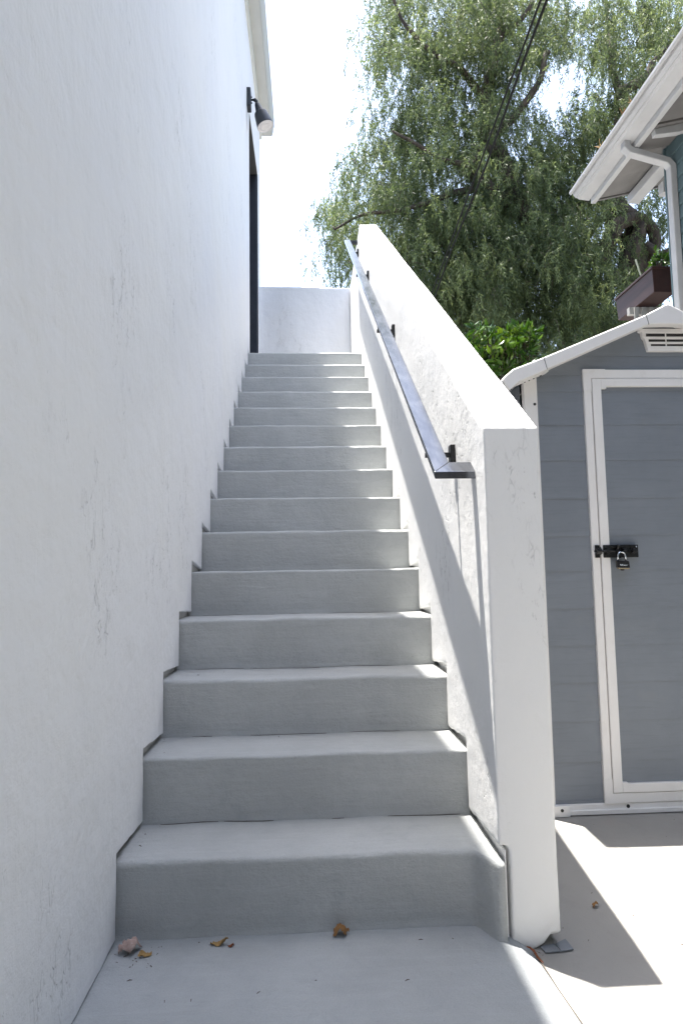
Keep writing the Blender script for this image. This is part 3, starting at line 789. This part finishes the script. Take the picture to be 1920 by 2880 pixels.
# slate tile under the pillar
til = []
for pts, lab in (([(1.205, -.062), (1.243, -.040), (1.246, -.090), (1.209, -.097)], 'square grey slate tile lying on the patio at the right corner of the white pillar'),
                 ([(1.160, -.070), (1.203, -.060), (1.2072, -.097), (1.165, -.098)], 'darker slate tile sliver tucked under the middle of the white pillar')):
    bm = bmesh.new(); prism(bm, pts, 'z', ZP+.0035, ZP+.0068)
    tag(obj('slate_tile', bm, M_TILE, bevel=.001), lab, 'tile', 'slate tiles under the pillar')

# ------------------------------------------------------------------ neighbouring house, top right
HXW = 3.115; HYE = 2.29; HX_OUT = 2.668
hs = thing('teal_house', (5, 0, ZP), 'teal clapboard house with white eave and gutter overhead at top right', 'house')
bm = bmesh.new(); z = ZP
k = 0
while z < 4.1:
    prism(bm, [(HXW-.012, z), (HXW, z+.095), (HXW+.02, z+.095), (HXW+.02, z)], 'y', -4, HYE) if False else None
    # board section in (x,z), pushed along y
    a = [bm.verts.new(p) for p in ((HXW-.010, -4, z), (HXW, -4, z+.098), (HXW+.03, -4, z+.098), (HXW+.03, -4, z))]
    b = [bm.verts.new(p) for p in ((HXW-.010, HYE, z), (HXW, HYE, z+.098), (HXW+.03, HYE, z+.098), (HXW+.03, HYE, z))]
    bm.faces.new(a); bm.faces.new(b[::-1])
    for i in range(4): bm.faces.new((a[i], b[i], b[(i+1) % 4], a[(i+1) % 4]))
    z += .1
box(bm, HXW+.03, 8, -4, HYE, ZP, 4.05)
obj('siding_wall', bm, M_TEAL, hs)
bm = bmesh.new(); box(bm, HXW-.016, HXW+.05, HYE-.001+.001, HYE+.016, ZP, 4.0); obj('corner_board', bm, M_TEAL, hs)
SLP = .23
def sofz(x): return 3.905+(x-2.86)*SLP
YG = 2.86; YN = -4.0
# soffit boards laid across the eave, dark joints between them
yy = YN; kk = 0
while yy < YG-.02:
    wd = .27+.03*((kk*37) % 5)/4; ye = min(YG, yy+wd); dz = .0045*((kk*7) % 3)
    bm = bmesh.new(); prism(bm, [(2.862, sofz(2.862)+dz), (3.55, sofz(3.55)+dz), (3.55, sofz(3.55)+.018), (2.862, sofz(2.862)+.018)], 'y', yy+.005, ye-.005)
    obj('soffit_board', bm, M_SOFF, hs); yy = ye; kk += 1
bm = bmesh.new(); prism(bm, [(2.862, sofz(2.862)+.0185), (3.6, sofz(3.6)+.0185), (3.6, sofz(3.6)+.022), (2.862, sofz(2.862)+.022)], 'y', YN, YG); obj('soffit_backing', bm, M_HOLE, hs)
# rafters
for yy in [2.03-.62*i for i in range(8)]:
    bm = bmesh.new(); prism(bm, [(2.872, sofz(2.872)-.001), (2.876, sofz(2.876)-.045), (3.05, sofz(3.05)-.060), (3.085, sofz(3.085)-.055), (3.5, sofz(3.5)-.055), (3.5, sofz(3.5)-.001)], 'y', yy-.022, yy+.022)
    obj('rafter', bm, M_EAVE, hs, bevel=.004)
# wall-top beam carried past the corner, and cross beam of the porch
bm = bmesh.new(); prism(bm, [(3.112, 3.885), (3.205, 3.885), (3.205, 3.955), (3.112, 3.952)], 'y', HYE+.017, YG-.012)
obj('porch_beam', bm, M_EAVE, hs, bevel=.004)
bm = bmesh.new(); box(bm, 3.2055, 4.8, 2.50, 2.57, 3.775, 3.865)
obj('porch_crossbeam', bm, M_EAVE, hs, bevel=.004)
bm = bmesh.new(); prism(bm, [(2.822, 3.893), (2.860, 3.893), (2.860, 4.02), (2.822, 4.02)], 'y', YN, YG+.006); obj('fascia', bm, M_EAVE, hs, bevel=.003)
bm = bmesh.new()
prism(bm, [(2.664, 3.982), (2.660, 3.988), (2.660, 4.002), (2.666, 4.010), (2.690, 4.010), (2.694, 4.000), (2.704, 3.984), (2.726, 3.962), (2.738, 3.948), (2.820, 3.936), (2.820, 3.932), (2.734, 3.943), (2.719, 3.957), (2.712, 3.953), (2.708, 3.958), (2.694, 3.974), (2.690, 3.988), (2.686, 3.994), (2.683, 3.986), (2.676, 3.980)], 'y', YN, YG+.03)
gut = obj('gutter', bm, M_EAVE, hs)
bm = bmesh.new(); prism(bm, [(2.69, 4.004), (2.72, 3.968), (2.819, 3.951), (2.819, 4.02)], 'y', YG+.02, YG+.029); obj('gutter_end_cap', bm, M_EAVE, gut)
bm = bmesh.new(); sq_tube(bm, [(2.775, 2.20, 3.950), (2.770, 2.20, 3.900), (2.800, 2.20, 3.872), (3.060, 2.20, 3.800), (3.088, 2.20, 3.765), (3.086, 2.20, 3.2), (3.084, 2.20, ZP+.05)], .030, .024)
ds = obj('downspout', bm, M_EAVE, hs, bevel=.008, seg=3)
bm = bmesh.new(); prism(bm, [(2.70, 4.022), (6.5, 4.022+3.8*SLP), (6.5, 4.05+3.8*SLP), (2.70, 4.046)], 'y', YN, YG+.05); obj('roof', bm, M_SHING, hs)
# unseen upper storey added right of the frame to block sky light
bm = bmesh.new(); box(bm, 3.9, 8, -6, 2.2, 4.32, 8.9); obj('added_upper_wall', bm, M_TEAL, hs)
bm = bmesh.new(); prism(bm, [(3.4, 8.91), (8.5, 8.91), (5.95, 10.2)], 'y', -6.5, 2.4); obj('added_upper_roof', bm, M_SHING, hs)
for yy in (-3.6, -1.0):
    bm = bmesh.new(); box(bm, 3.87, 3.899, yy, yy+1.0, 5.2, 6.5); o = obj('window', bm, M_EAVE, hs)
    bm = bmesh.new(); box(bm, 3.86, 3.869, yy+.07, yy+.93, 5.27, 6.43); obj('pane', bm, M_DOOR, o)
# dry twigs snagged at the gutter
for (yy, xx) in ((1.92, 2.672), (2.02, 2.668), (2.35, 2.668)):
    bm = bmesh.new(); rr = random.Random(int(yy*100))
    for q in range(7):
        tube(bm, [(xx+.005, yy+rr.uniform(-.02, .02), 4.006), (xx+rr.uniform(-.03, .02), yy+rr.uniform(-.05, .05), 4.02+rr.uniform(0, .04))], .0016, 4)
    tag(obj('dry_twig_tuft', bm, M_DRY_C if yy < 2.3 else M_DRY_B), {1.92: 'tuft of dry twigs caught on the gutter lip, nearest the camera', 2.02: 'tuft of dry twigs caught on the gutter lip beside the nearest tuft', 2.35: 'lone pale tuft of dry twigs far along the gutter lip'}[yy], 'twigs', 'dry twigs caught on the gutter')

# planter box on the porch rail behind the shed, with its plant and a stake
pl = thing('planter_box', (3.35, 3.0, 3.17), 'dark red-brown wooden planter box hung on the porch rail behind the shed', 'planter')
def frus(bm, x0, x1, y0, y1, z0, z1, fl):
    a = [bm.verts.new(p) for p in ((x0+fl, y0+fl, z0), (x1-fl, y0+fl, z0), (x1-fl, y1-fl, z0), (x0+fl, y1-fl, z0))]
    b = [bm.verts.new(p) for p in ((x0, y0, z1), (x1, y0, z1), (x1, y1, z1), (x0, y1, z1))]
    bm.faces.new(a[::-1]); bm.faces.new(b)
    for k in range(4): bm.faces.new((a[k], a[(k+1) % 4], b[(k+1) % 4], b[k]))
bm = bmesh.new(); frus(bm, 3.253, 3.45, 2.80, 3.40, 3.140, 3.325, .010); obj('box_body', bm, M_PLANTER, pl, bevel=.003)
bm = bmesh.new(); box(bm, 3.243, 3.46, 2.79, 3.41, 3.3255, 3.343); obj('box_rim', bm, M_PLANTER, pl, bevel=.003)
bm = bmesh.new(); box(bm, 3.262, 3.44, 2.81, 3.39, 3.3435, 3.352); obj('soil', bm, M_SOIL, pl)
bm = bmesh.new(); tube(bm, [(3.262, 2.98, 3.345), (3.235, 3.00, 3.50)], .0065, 8)
tag(obj('garden_stake', bm, M_STAKE), 'pale greenish garden stake leaning in the planter box', 'stake')
fc = thing('picket_fence', (3.6, 3.08, 2.6), 'weathered grey picket railing below the planter box', 'fence')
for i in range(14):
    bm = bmesh.new(); xx = 3.235+i*.062; box(bm, xx, xx+.034, 3.06, 3.078, 2.35, 3.125); obj('picket', bm, M_PICKET, fc)
bm = bmesh.new(); box(bm, 3.2, 4.15, 3.0785, 3.12, 3.07, 3.13); box(bm, 3.2, 4.15, 3.0785, 3.11, 2.42, 2.47); box(bm, 3.2, 3.25, 3.121, 3.16, 0, 2.4); box(bm, 4.1, 4.15, 3.121, 3.16, 0, 2.4); obj('rail', bm, M_PICKET, fc)

# ------------------------------------------------------------------ overhead cables (strung along the house line)
for i, (dx, lab) in enumerate(((0, 'thin black overhead cable crossing the tree, left one of the pair'), (.062, 'thicker twisted black overhead cable crossing the tree, right one of the pair'))):
    bm = bmesh.new(); pts = []
    for k in range(60):
        u = k/59; y = -2+u*30
        xx = 2.215+dx+.0298*(y-2.2)*1.0+i*.012*math.sin(y*1.9); zz = 5.0+.0*u-.30*math.sin(u*math.pi)*.12+i*.02+.004*math.sin(y*7)*i
        pts.append((xx, y, zz))
    tube(bm, pts, .0090 if i == 0 else .0110, 6)
    tag(obj('overhead_cable', bm, M_CABLE, smooth=True), lab, 'cable', 'overhead cables')

# ------------------------------------------------------------------ foliage helpers
def quads_mesh(name, V, F_per, tint, mat, parent):
    """V (n,k,3) polygons of k verts each"""
    n, k, _ = V.shape
    me = bpy.data.meshes.new(name)
    me.vertices.add(n*k); me.vertices.foreach_set('co', V.reshape(-1).astype(np.float32))
    me.loops.add(n*k); me.loops.foreach_set('vertex_index', np.arange(n*k, dtype=np.int32))
    me.polygons.add(n); me.polygons.foreach_set('loop_start', np.arange(0, n*k, k, dtype=np.int32))
    me.update(calc_edges=True)
    at = me.attributes.new('tint', 'FLOAT', 'FACE'); at.data.foreach_set('value', tint.astype(np.float32))
    return link(name, me, mat, parent)

def unit(a): return a/np.maximum(1e-9, np.linalg.norm(a, axis=-1, keepdims=True))

def pxd(dx, dy, y):
    """a point on the plane y=const seen at (dx,dy) of the 1568-wide picture: used once to lay the tree out in metres"""
    px, py = dx*1.22449, dy*1.22449
    d = fw + rt*((px-960)/F_PX) - up*((py-1440)/F_PX)
    return CAM + d*((y-CAM.y)/d.y)

# ------------------------------------------------------------------ pepper tree
tree = thing('pepper_tree', (7.2, 10.2, ZP), 'huge weeping pepper tree with feathery drooping grey-green foliage filling the upper right', 'tree')
bmT = bmesh.new()
def limb(pts, r0_, r1_, n=10, wig=.12, seed=1, sub=6, fwd=.55):
    P_ = [Vector(p) for p in pts]; out = []
    # keep the limb on its sight line but nearer, so it reads between the hanging sprays
    P_ = [p if p.z < 4.5 else CAM+(p-CAM)*(1-fwd/(p-CAM).length) for p in P_]
    r0_ *= .8; r1_ *= .75
    for i in range(len(P_)-1):
        a = P_[max(0, i-1)]; b = P_[i]; c = P_[i+1]; d = P_[min(len(P_)-1, i+2)]
        for k in range(sub):
            t_ = k/sub; t2 = t_*t_; t3 = t2*t_
            q = .5*((2*b)+(-a+c)*t_+(2*a-5*b+4*c-d)*t2+(-a+3*b-3*c+d)*t3)
            q += Vector((noise.noise(q*1.3+Vector((seed, 0, 0))), noise.noise(q*1.3+Vector((0, seed, 5))), noise.noise(q*1.3+Vector((3, 0, seed)))))*wig
            out.append(q)
    out.append(P_[-1]); L_ = len(out)
    rr = [(r0_+(r1_-r0_)*(i/(L_-1))**.8)*(1+.22*noise.noise(out[i]*2.5)) for i in range(L_)]
    tube(bmT, out, rr, n); return out
tw = {}
B0 = (7.1, 10.3, ZP)
knot = pxd(1450, 560, 10.3)
limb([B0, (7.25, 10.3, 2.5), (7.3, 10.3, 5), knot], .42, .34, 14, .1, 2)
l1 = limb([knot, pxd(1462, 500, 10.2), pxd(1425, 460, 10.0), pxd(1405, 400, 10.0), pxd(1418, 320, 9.9), pxd(1430, 205, 9.8)], .30, .15, 12, .12, 3)
l2 = limb([pxd(1430, 215, 9.8), pxd(1475, 180, 9.7), pxd(1500, 140, 9.6), pxd(1560, 90, 9.5)], .13, .05, 9, .1, 4)
l3 = limb([pxd(1428, 215, 9.8), pxd(1400, 150, 9.9), pxd(1395, 60, 10), pxd(1380, -60, 10)], .10, .05, 9, .12, 5)
l4 = limb([knot, pxd(1490, 600, 10.2), pxd(1530, 580, 10.1), pxd(1600, 560, 10)], .17, .13, 10, .15, 6)
l5 = limb([knot, pxd(1400, 530, 10.5), pxd(1385, 500, 10.7), pxd(1330, 560, 10.8)], .16, .09, 9, .15, 7)
# second stem, left
s1 = limb([(6.3, 10.6, ZP), (6.2, 10.6, 3), pxd(1320, 720, 10.6), pxd(1290, 620, 10.5), pxd(1262, 590, 10.3), pxd(1200, 500, 10.2), pxd(1120, 440, 10.1), pxd(1080, 390, 10.1)], .36, .16, 12, .12, 8)
s2 = limb([pxd(1205, 505, 10.2), pxd(1160, 400, 10.1), pxd(1130, 310, 10.0), pxd(1120, 200, 10.0), pxd(1150, 90, 9.9), pxd(1170, -20, 9.8), pxd(1180, -150, 9.8)], .25, .08, 12, .14, 9)
s3 = limb([pxd(1135, 320, 10.0), pxd(1180, 270, 9.8), pxd(1230, 200, 9.6), pxd(1260, 120, 9.5)], .13, .05, 9, .12, 10)
s4 = limb([pxd(1120, 230, 10.0), pxd(1060, 170, 9.8), pxd(1000, 130, 9.6), pxd(940, 60, 9.5), pxd(900, -10, 9.4)], .10, .035, 8, .1, 11)
s5 = limb([pxd(1135, 340, 10.0), pxd(1060, 380, 9.6), pxd(980, 350, 9.4), pxd(900, 300, 9.3)], .09, .03, 8, .12, 12)
s6 = limb([pxd(1120, 440, 10.1), pxd(1020, 450, 9.8), pxd(930, 480, 9.5), pxd(830, 490, 9.3), pxd(765, 520, 9.2)], .10, .02, 8, .12, 13)
s7 = limb([pxd(1100, 440, 10.2), pxd(1010, 560, 9.9), pxd(920, 600, 9.7), pxd(800, 600, 9.5)], .10, .02, 8, .12, 14)
s8 = limb([pxd(1150, 90, 9.9), pxd(1200, 40, 9.7), pxd(1250, -60, 9.5)], .09, .04, 8, .1, 15)
k1 = limb([pxd(1385, 600, 9.6), pxd(1398, 545, 9.5), pxd(1425, 505, 9.4), pxd(1470, 498, 9.4), pxd(1500, 545, 9.5), pxd(1492, 600, 9.6)], .20, .13, 10, .16, 21, 6, .0)
k2 = limb([pxd(1330, 470, 9.4), pxd(1375, 462, 9.4), pxd(1430, 480, 9.4), pxd(1460, 520, 9.5), pxd(1440, 600, 9.6), pxd(1405, 640, 9.7)], .10, .20, 10, .16, 22, 6, .0)
k3 = limb([pxd(1575, 560, 9.2), pxd(1545, 598, 9.2), pxd(1515, 585, 9.3), pxd(1480, 560, 9.5)], .12, .10, 9, .08, 23, 6, .0)
k4 = limb([pxd(1330, 715, 9.5), pxd(1315, 660, 9.4), pxd(1285, 615, 9.4), pxd(1265, 590, 9.6)], .17, .15, 10, .1, 24, 6, .0)
obj('trunk', bmT, M_BARK, tree, smooth=True)

# crown: drooping clumps laid along an uneven envelope, denser low down, with holes
zones = [  # (x, y, rx, ry) in 1568-wide units, weight
    (1010, 40, 180, 120, 1.0), (1180, 60, 120, 120, 1.0), (950, 170, 110, 80, .75), (1100, 190, 140, 110, 1.0),
    (905, 300, 85, 75, .7), (1020, 320, 130, 90, 1.0), (1170, 330, 120, 100, 1.0), (880, 410, 100, 60, .8), (1010, 450, 150, 90, 1.1),
    (800, 525, 68, 55, .85), (910, 540, 110, 80, .9), (1080, 560, 150, 100, 1.3), (795, 620, 56, 36, .8), (1230, 520, 130, 120, 1.2),
    (1400, 70, 170, 90, 1.0), (1520, 150, 80, 140, .8), (1360, 190, 90, 90, .62), (1330, 330, 80, 100, .85), (1460, 300, 110, 110, .8),
    (1300, 440, 120, 90, 1.1), (1230, 680, 190, 110, 1.7), (1080, 700, 130, 90, 1.5), (1400, 660, 110, 110, 1.2), (1500, 520, 90, 80, .5),
    (1330, 590, 120, 90, 1.2), (1560, 420, 70, 120, .6), (1240, 800, 220, 70, 1.6), (1260, 230, 50, 60, .3), (1560, 620, 80, 60, .45), (1440, 780, 120, 60, 1.0), (1000, 640, 130, 70, 1.2),
    (1720, 150, 140, 190, .6), (1730, 480, 140, 180, .6), (1900, 330, 120, 230, .6)]  # crown added past the right edge, out of view, to block sky light
areas = np.array([z_[2]*z_[3]*z_[4] for z_ in zones]); pr = areas/areas.sum()
holes = [(1228, 235, 26, 45), (1290, 215, 34, 62), (1262, 300, 26, 32), (1330, 20, 26, 34), (1480, 600, 22, 28), (1500, 650, 26, 22), (1393, 590, 14, 22), (1080, 292, 14, 50), (895, 232, 16, 20), (935, 105, 12, 20), (1390, 640, 8, 40), (1215, 370, 12, 20), (1178, 150, 12, 16)]
NC = 2750
cl = []
while len(cl) < NC:
    zi = RNG.choice(len(zones), p=pr); zx, zy, rx, ry, _w = zones[zi]
    a = RNG.uniform(0, math.tau); rr = math.sqrt(RNG.uniform(0, 1))
    x = zx+rx*rr*math.cos(a); y = zy+ry*rr*math.sin(a)
    if any(((x-hx)/(hw*1.15))**2+((y+12-hy)/(hh*1.1))**2 < 1 for hx, hy, hw, hh in holes) and RNG.uniform() < .93: continue
    dep = 10.2+RNG.normal(0, .95) if y > 250 else 10.0+RNG.normal(0, .8)
    cl.append((x, y, min(12.5, max(8.2, dep)), zi))
base = np.array([list(pxd(c_[0], c_[1], c_[2])) for c_ in cl])
edge = np.array([zones[c_[3]][4] for c_ in cl])
ctint = np.clip(RNG.normal(.45, .22, NC), 0, 1)
# strands per clump
Vall = []; Tall = []; twv = []
NS = 11; NL = 26
for i in range(NC):
    c = base[i]; sc = RNG.uniform(.75, 1.25)*(0.85 if edge[i] < .5 else 1)
    ns = NS if edge[i] > .5 else 8
    for s in range(ns):
        off = RNG.normal(0, 1, 3)*np.array([.17, .17, .12])*sc
        p = c+off+np.array([0, 0, .18])
        az = RNG.uniform(0, math.tau); out = np.array([math.cos(az), math.sin(az), 0])
        L_ = RNG.uniform(.30, .72)*sc; tt = np.linspace(0, 1, NL)[:, None]
        droop = RNG.uniform(.45, 1.0)
        path = p + out*(L_*.50*np.sin(tt*1.5))*(1.1-droop*.7) + np.array([0, 0, 1.0])*(L_*(.12*tt-droop*tt**1.5))
        path += RNG.normal(0, .008, path.shape)
        d = unit(np.gradient(path, axis=0))
        side = unit(np.cross(d, RNG.normal(0, 1, (NL, 3))))
        sg = np.where(np.arange(NL) % 2 == 0, 1, -1)[:, None]
        ld = unit(side*sg*RNG.uniform(.5, 1.0, (NL, 1)) + d*.75 + np.array([0, 0, -.35]))
        ll = RNG.uniform(.050, .10, (NL, 1)); ww = RNG.uniform(.0055, .0095, (NL, 1))
        nn = unit(np.cross(ld, RNG.normal(0, 1, (NL, 3))))
        q = np.stack([path, path+ld*ll*.45+nn*ww, path+ld*ll+np.array([0, 0, -.008]), path+ld*ll*.45-nn*ww], 1)
        Vall.append(q); Tall.append(np.clip(ctint[i]*.6+RNG.uniform(0, .5, NL), 0, 1))
        if s % 4 == 0: twv.append(path[::6])
V = np.concatenate(Vall); Tn = np.concatenate(Tall)
quads_mesh('crown', V, 4, Tn, M_LEAF, tree)
# fine twigs
bm = bmesh.new()
for i, pth in enumerate(twv):
    if i % 2: continue
    tube(bm, [tuple(p) for p in pth], [.007, .005, .004, .003, .002][:len(pth)], 3, False)
obj('twigs', bm, M_BARK, tree)

# ------------------------------------------------------------------ citrus shrub
def leafy(V_list, T_list, p, d, L_, wd, rng, curl=.25, tn=.5):
    d = d/np.linalg.norm(d); n_ = np.cross(d, rng.normal(0, 1, 3)); n_ /= np.linalg.norm(n_)
    s_ = np.cross(n_, d)
    prof = [(0, .0), (.18, .55), (.42, 1), (.68, .78), (.88, .32), (1, 0)]
    mids = [p+d*L_*t_ - n_*curl*L_*t_*t_ for t_, _ in prof]
    for k in range(5):
        for sg in (1, -1):
            a, b = mids[k], mids[k+1]; wa, wb = prof[k][1]*wd/2, prof[k+1][1]*wd/2
            fa = s_*sg*wa+n_*wa*.35; fb = s_*sg*wb+n_*wb*.35
            V_list.append(np.stack([a, a+fa+1e-6, b+fb+2e-6, b])); T_list.append(tn)
def bush(name_parts, parent, centers, n, L0, L1, wr, mat, seed):
    rng = np.random.default_rng(seed); Vl = []; Tl = []; st = bmesh.new()
    for i in range(n):
        cx_, cy_, cz_, rx, ry, rz = centers[rng.integers(len(centers))]
        v_ = unit(rng.normal(0, 1, 3)); v_[2] = abs(v_[2])*1.0 if rng.uniform() < .8 else v_[2]
        rr = rng.uniform(.55, 1.0)
        p = np.array([cx_, cy_, cz_])+v_*np.array([rx, ry, rz])*rr
        # a shoot with a rosette of leaves
        ax_ = unit(v_*.7+np.array([0, 0, .8])+rng.normal(0, .25, 3))
        sl_ = rng.uniform(.05, .12)
        tube(st, [tuple(p-ax_*.10), tuple(p+ax_*sl_)], [.003, .0018], 4, False)
        tn = rng.uniform(0, .8)
        for k in range(rng.integers(5, 9)):
            q = p+ax_*sl_*rng.uniform(0, 1); d = unit(ax_*rng.uniform(.2, 1.0)+unit(rng.normal(0, 1, 3))*.9)
            ll = rng.uniform(L0, L1); leafy(Vl, Tl, q, d, ll, ll*wr, rng, rng.uniform(0, .35), np.clip(tn+rng.uniform(-.1, .35), 0, 1))
    quads_mesh(name_parts[0], np.stack(Vl), 4, np.array(Tl), mat, parent)
    return st
sh_ = thing('citrus_shrub', (2.15, 3.1, ZP), 'bright green glossy-leaved shrub rising between the parapet and the shed roof', 'shrub')
st = bush(('leaves',), sh_, [(1.98, 3.05, 2.62, .20, .20, .30), (2.22, 3.05, 2.66, .19, .20, .22), (2.08, 3.1, 2.42, .26, .22, .30), (1.86, 3.1, 2.5, .16, .2, .28), (2.28, 3.1, 2.40, .18, .2, .24)], 330, .05, .105, .36, M_BUSH, 5)
for k in range(7):
    a = k*.9; tube(st, [(2.1, 3.1, ZP), (2.1+.05*math.cos(a), 3.1+.05*math.sin(a), 1.4), (2.1+.18*math.cos(a), 3.1+.15*math.sin(a), 2.5)], [.03, .02, .008], 6)
obj('stems', st, M_BARK, sh_, smooth=True)
yl = [];tl_ = []; leafy(yl, tl_, np.array([2.405, 2.95, 2.66]), np.array([.25, -.1, -1.0]), .09, .036, np.random.default_rng(3), .2, .9)
quads_mesh('yellow_leaf', np.stack(yl), 4, np.array(tl_), dry('yellow_citrus_leaf', (.42, .34, .05), (.55, .45, .09)), sh_)['label'] = 'single yellow leaf hanging at the right edge of the shrub'
pp = thing('porch_plant', (3.38, 2.9, 3.35), 'small pale green leafy plant growing in the planter box', 'plant')
st = bush(('leaves',), pp, [(3.37, 2.90, 3.38, .05, .07, .07)], 18, .03, .06, .55, M_BUSH, 8); obj('stems', st, M_BARK, pp)

# ------------------------------------------------------------------ fallen leaves and bits
def crumple(name, cx_, cy_, cz_, sx, sy_, hgt, mat, lab, seed, fold=2.2, rot=0.0, group='dried leaves fallen on the ground'):
    bm = bmesh.new(); n = 18; g = {}
    for i in range(n+1):
        for j in range(n+1):
            u, v_ = i/n*2-1, j/n*2-1
            r_ = math.hypot(u, v_); lim = .80+.20*noise.noise(Vector((math.atan2(v_, u)*1.3, seed, 0)))
            if r_ > lim*1.12: continue
            if hgt > .03: zz = hgt*(max(0, 1-r_*r_)**.6*.62+.34*noise.noise(Vector((u*2.3, v_*2.3, seed)))+.16*abs(noise.noise(Vector((u*5, v_*2, 7)))))
            else: zz = hgt*(.5+.5*math.cos(u*fold+seed))*(.6+.4*math.cos(v_*fold*.8+seed*2)) + hgt*.45*noise.noise(Vector((u*2.6, v_*2.6, seed)))+hgt*.15*noise.noise(Vector((u*8, v_*8, seed)))
            x_ = u*sx*(1-.25*abs(v_)); y_ = v_*sy_*(1-.2*abs(u))
            c_, s_ = math.cos(rot), math.sin(rot)
            g[i, j] = bm.verts.new((cx_+x_*c_-y_*s_, cy_+x_*s_+y_*c_, cz_+max(.0008, zz)))
    for i in range(n):
        for j in range(n):
            k = [(i, j), (i+1, j), (i+1, j+1), (i, j+1)]
            if all(q in g for q in k): bm.faces.new([g[q] for q in k])
    for v_ in [v_ for v_ in bm.verts if not v_.link_faces]: bm.verts.remove(v_)
    o = obj(name, bm, mat, smooth=True)
    so_ = o.modifiers.new('thickness', 'SOLIDIFY'); so_.thickness = .0007
    return tag(o, lab, 'leaf', group)
Z0 = .0015
crumple('dried_leaf', .052, -.062, Z0, .034, .030, .048, M_DRY_A, 'largest crumpled pinkish-brown dried leaf, in the corner by the left wall', 1.3, 2.6, .5)
crumple('dried_leaf', .098, -.083, Z0, .022, .010, .016, M_DRY_B, 'small tan curled dried leaf touching the big pinkish one', 2.1, 2.8, .3)
crumple('dried_leaf', .285, -.046, Z0, .030, .013, .024, M_DRY_B, 'yellow-tan folded dried leaf at the foot of the first riser, left of centre', 3.7, 2.4, -.1)
crumple('seed_pod', .320, -.058, Z0, .010, .009, .016, M_DRY_D, 'small round reddish-brown dried pod touching the yellow-tan leaf', 4.2, 1.6, 0, 'dried leaves fallen on the ground')['category'] = 'seed pod'
crumple('dried_leaf', .617, -.030, Z0, .027, .022, .040, M_DRY_C, 'golden brown cupped dried leaf against the middle of the first riser', 5.9, 2.3, .2)
crumple('dried_leaf', 1.402, .125, ZP+.004, .018, .010, .014, M_DRY_C, 'tiny brown curled leaf on the shaded patio beside the white pillar', 6.6, 2.5, .7)
bm = bmesh.new(); rr = random.Random(4)
spots = [(rr.uniform(.02, 1.0), rr.uniform(-.30, -.012), .001) for _ in range(9)]
spots += [(rr.uniform(.01, .14), rr.uniform(-.14, -.03), .001) for _ in range(18)]
spots += [(rr.uniform(1.24, 2.3), rr.uniform(-.3, .8), ZP+.003) for _ in range(18)]
spots += [(rr.uniform(0, .2) if rr.random() < .6 else rr.uniform(0, 1.0), n*T-rr.uniform(.01, .22), n*R+.002) for n in (1, 2, 3) for _ in range(4)]
spots += [(rr.uniform(1.06, 1.15), rr.uniform(-.15, -.08), ZP+.012) for _ in range(14)]
for x_, y_, z_ in spots:
    s_ = rr.uniform(.0008, .0022); a = rr.uniform(0, 3.14); e = rr.uniform(1, 3.2)
    dx_, dy_ = math.cos(a)*s_*e, math.sin(a)*s_*e
    tube(bm, [(x_-dx_, y_-dy_, z_), (x_, y_+s_*.4, z_+s_*.5), (x_+dx_, y_+dy_, z_)], [s_*.3, s_*.55, s_*.25], 5)
tag(obj('dirt_crumbs', bm, plain('dirt_crumb', (.09, .06, .04), .95)), kind='stuff')['label'] = 'scattered dirt crumbs and plant bits'
# twig caught at the pillar foot
bm = bmesh.new()
tube(bm, [(1.118, -.098, ZP+.022), (1.128, -.112, ZP+.020), (1.133, -.128, ZP+.012), (1.140, -.150, ZP+.010)], [.0015, .003, .0028, .001], 6)
tube(bm, [(1.120, -.10, ZP+.02), (1.112, -.108, ZP+.028), (1.119, -.115, ZP+.03)], [.001, .0016, .001], 5)
tag(obj('twig', bm, M_DRY_D), 'reddish-brown bit of dry twig at the front foot of the white pillar', 'twig')
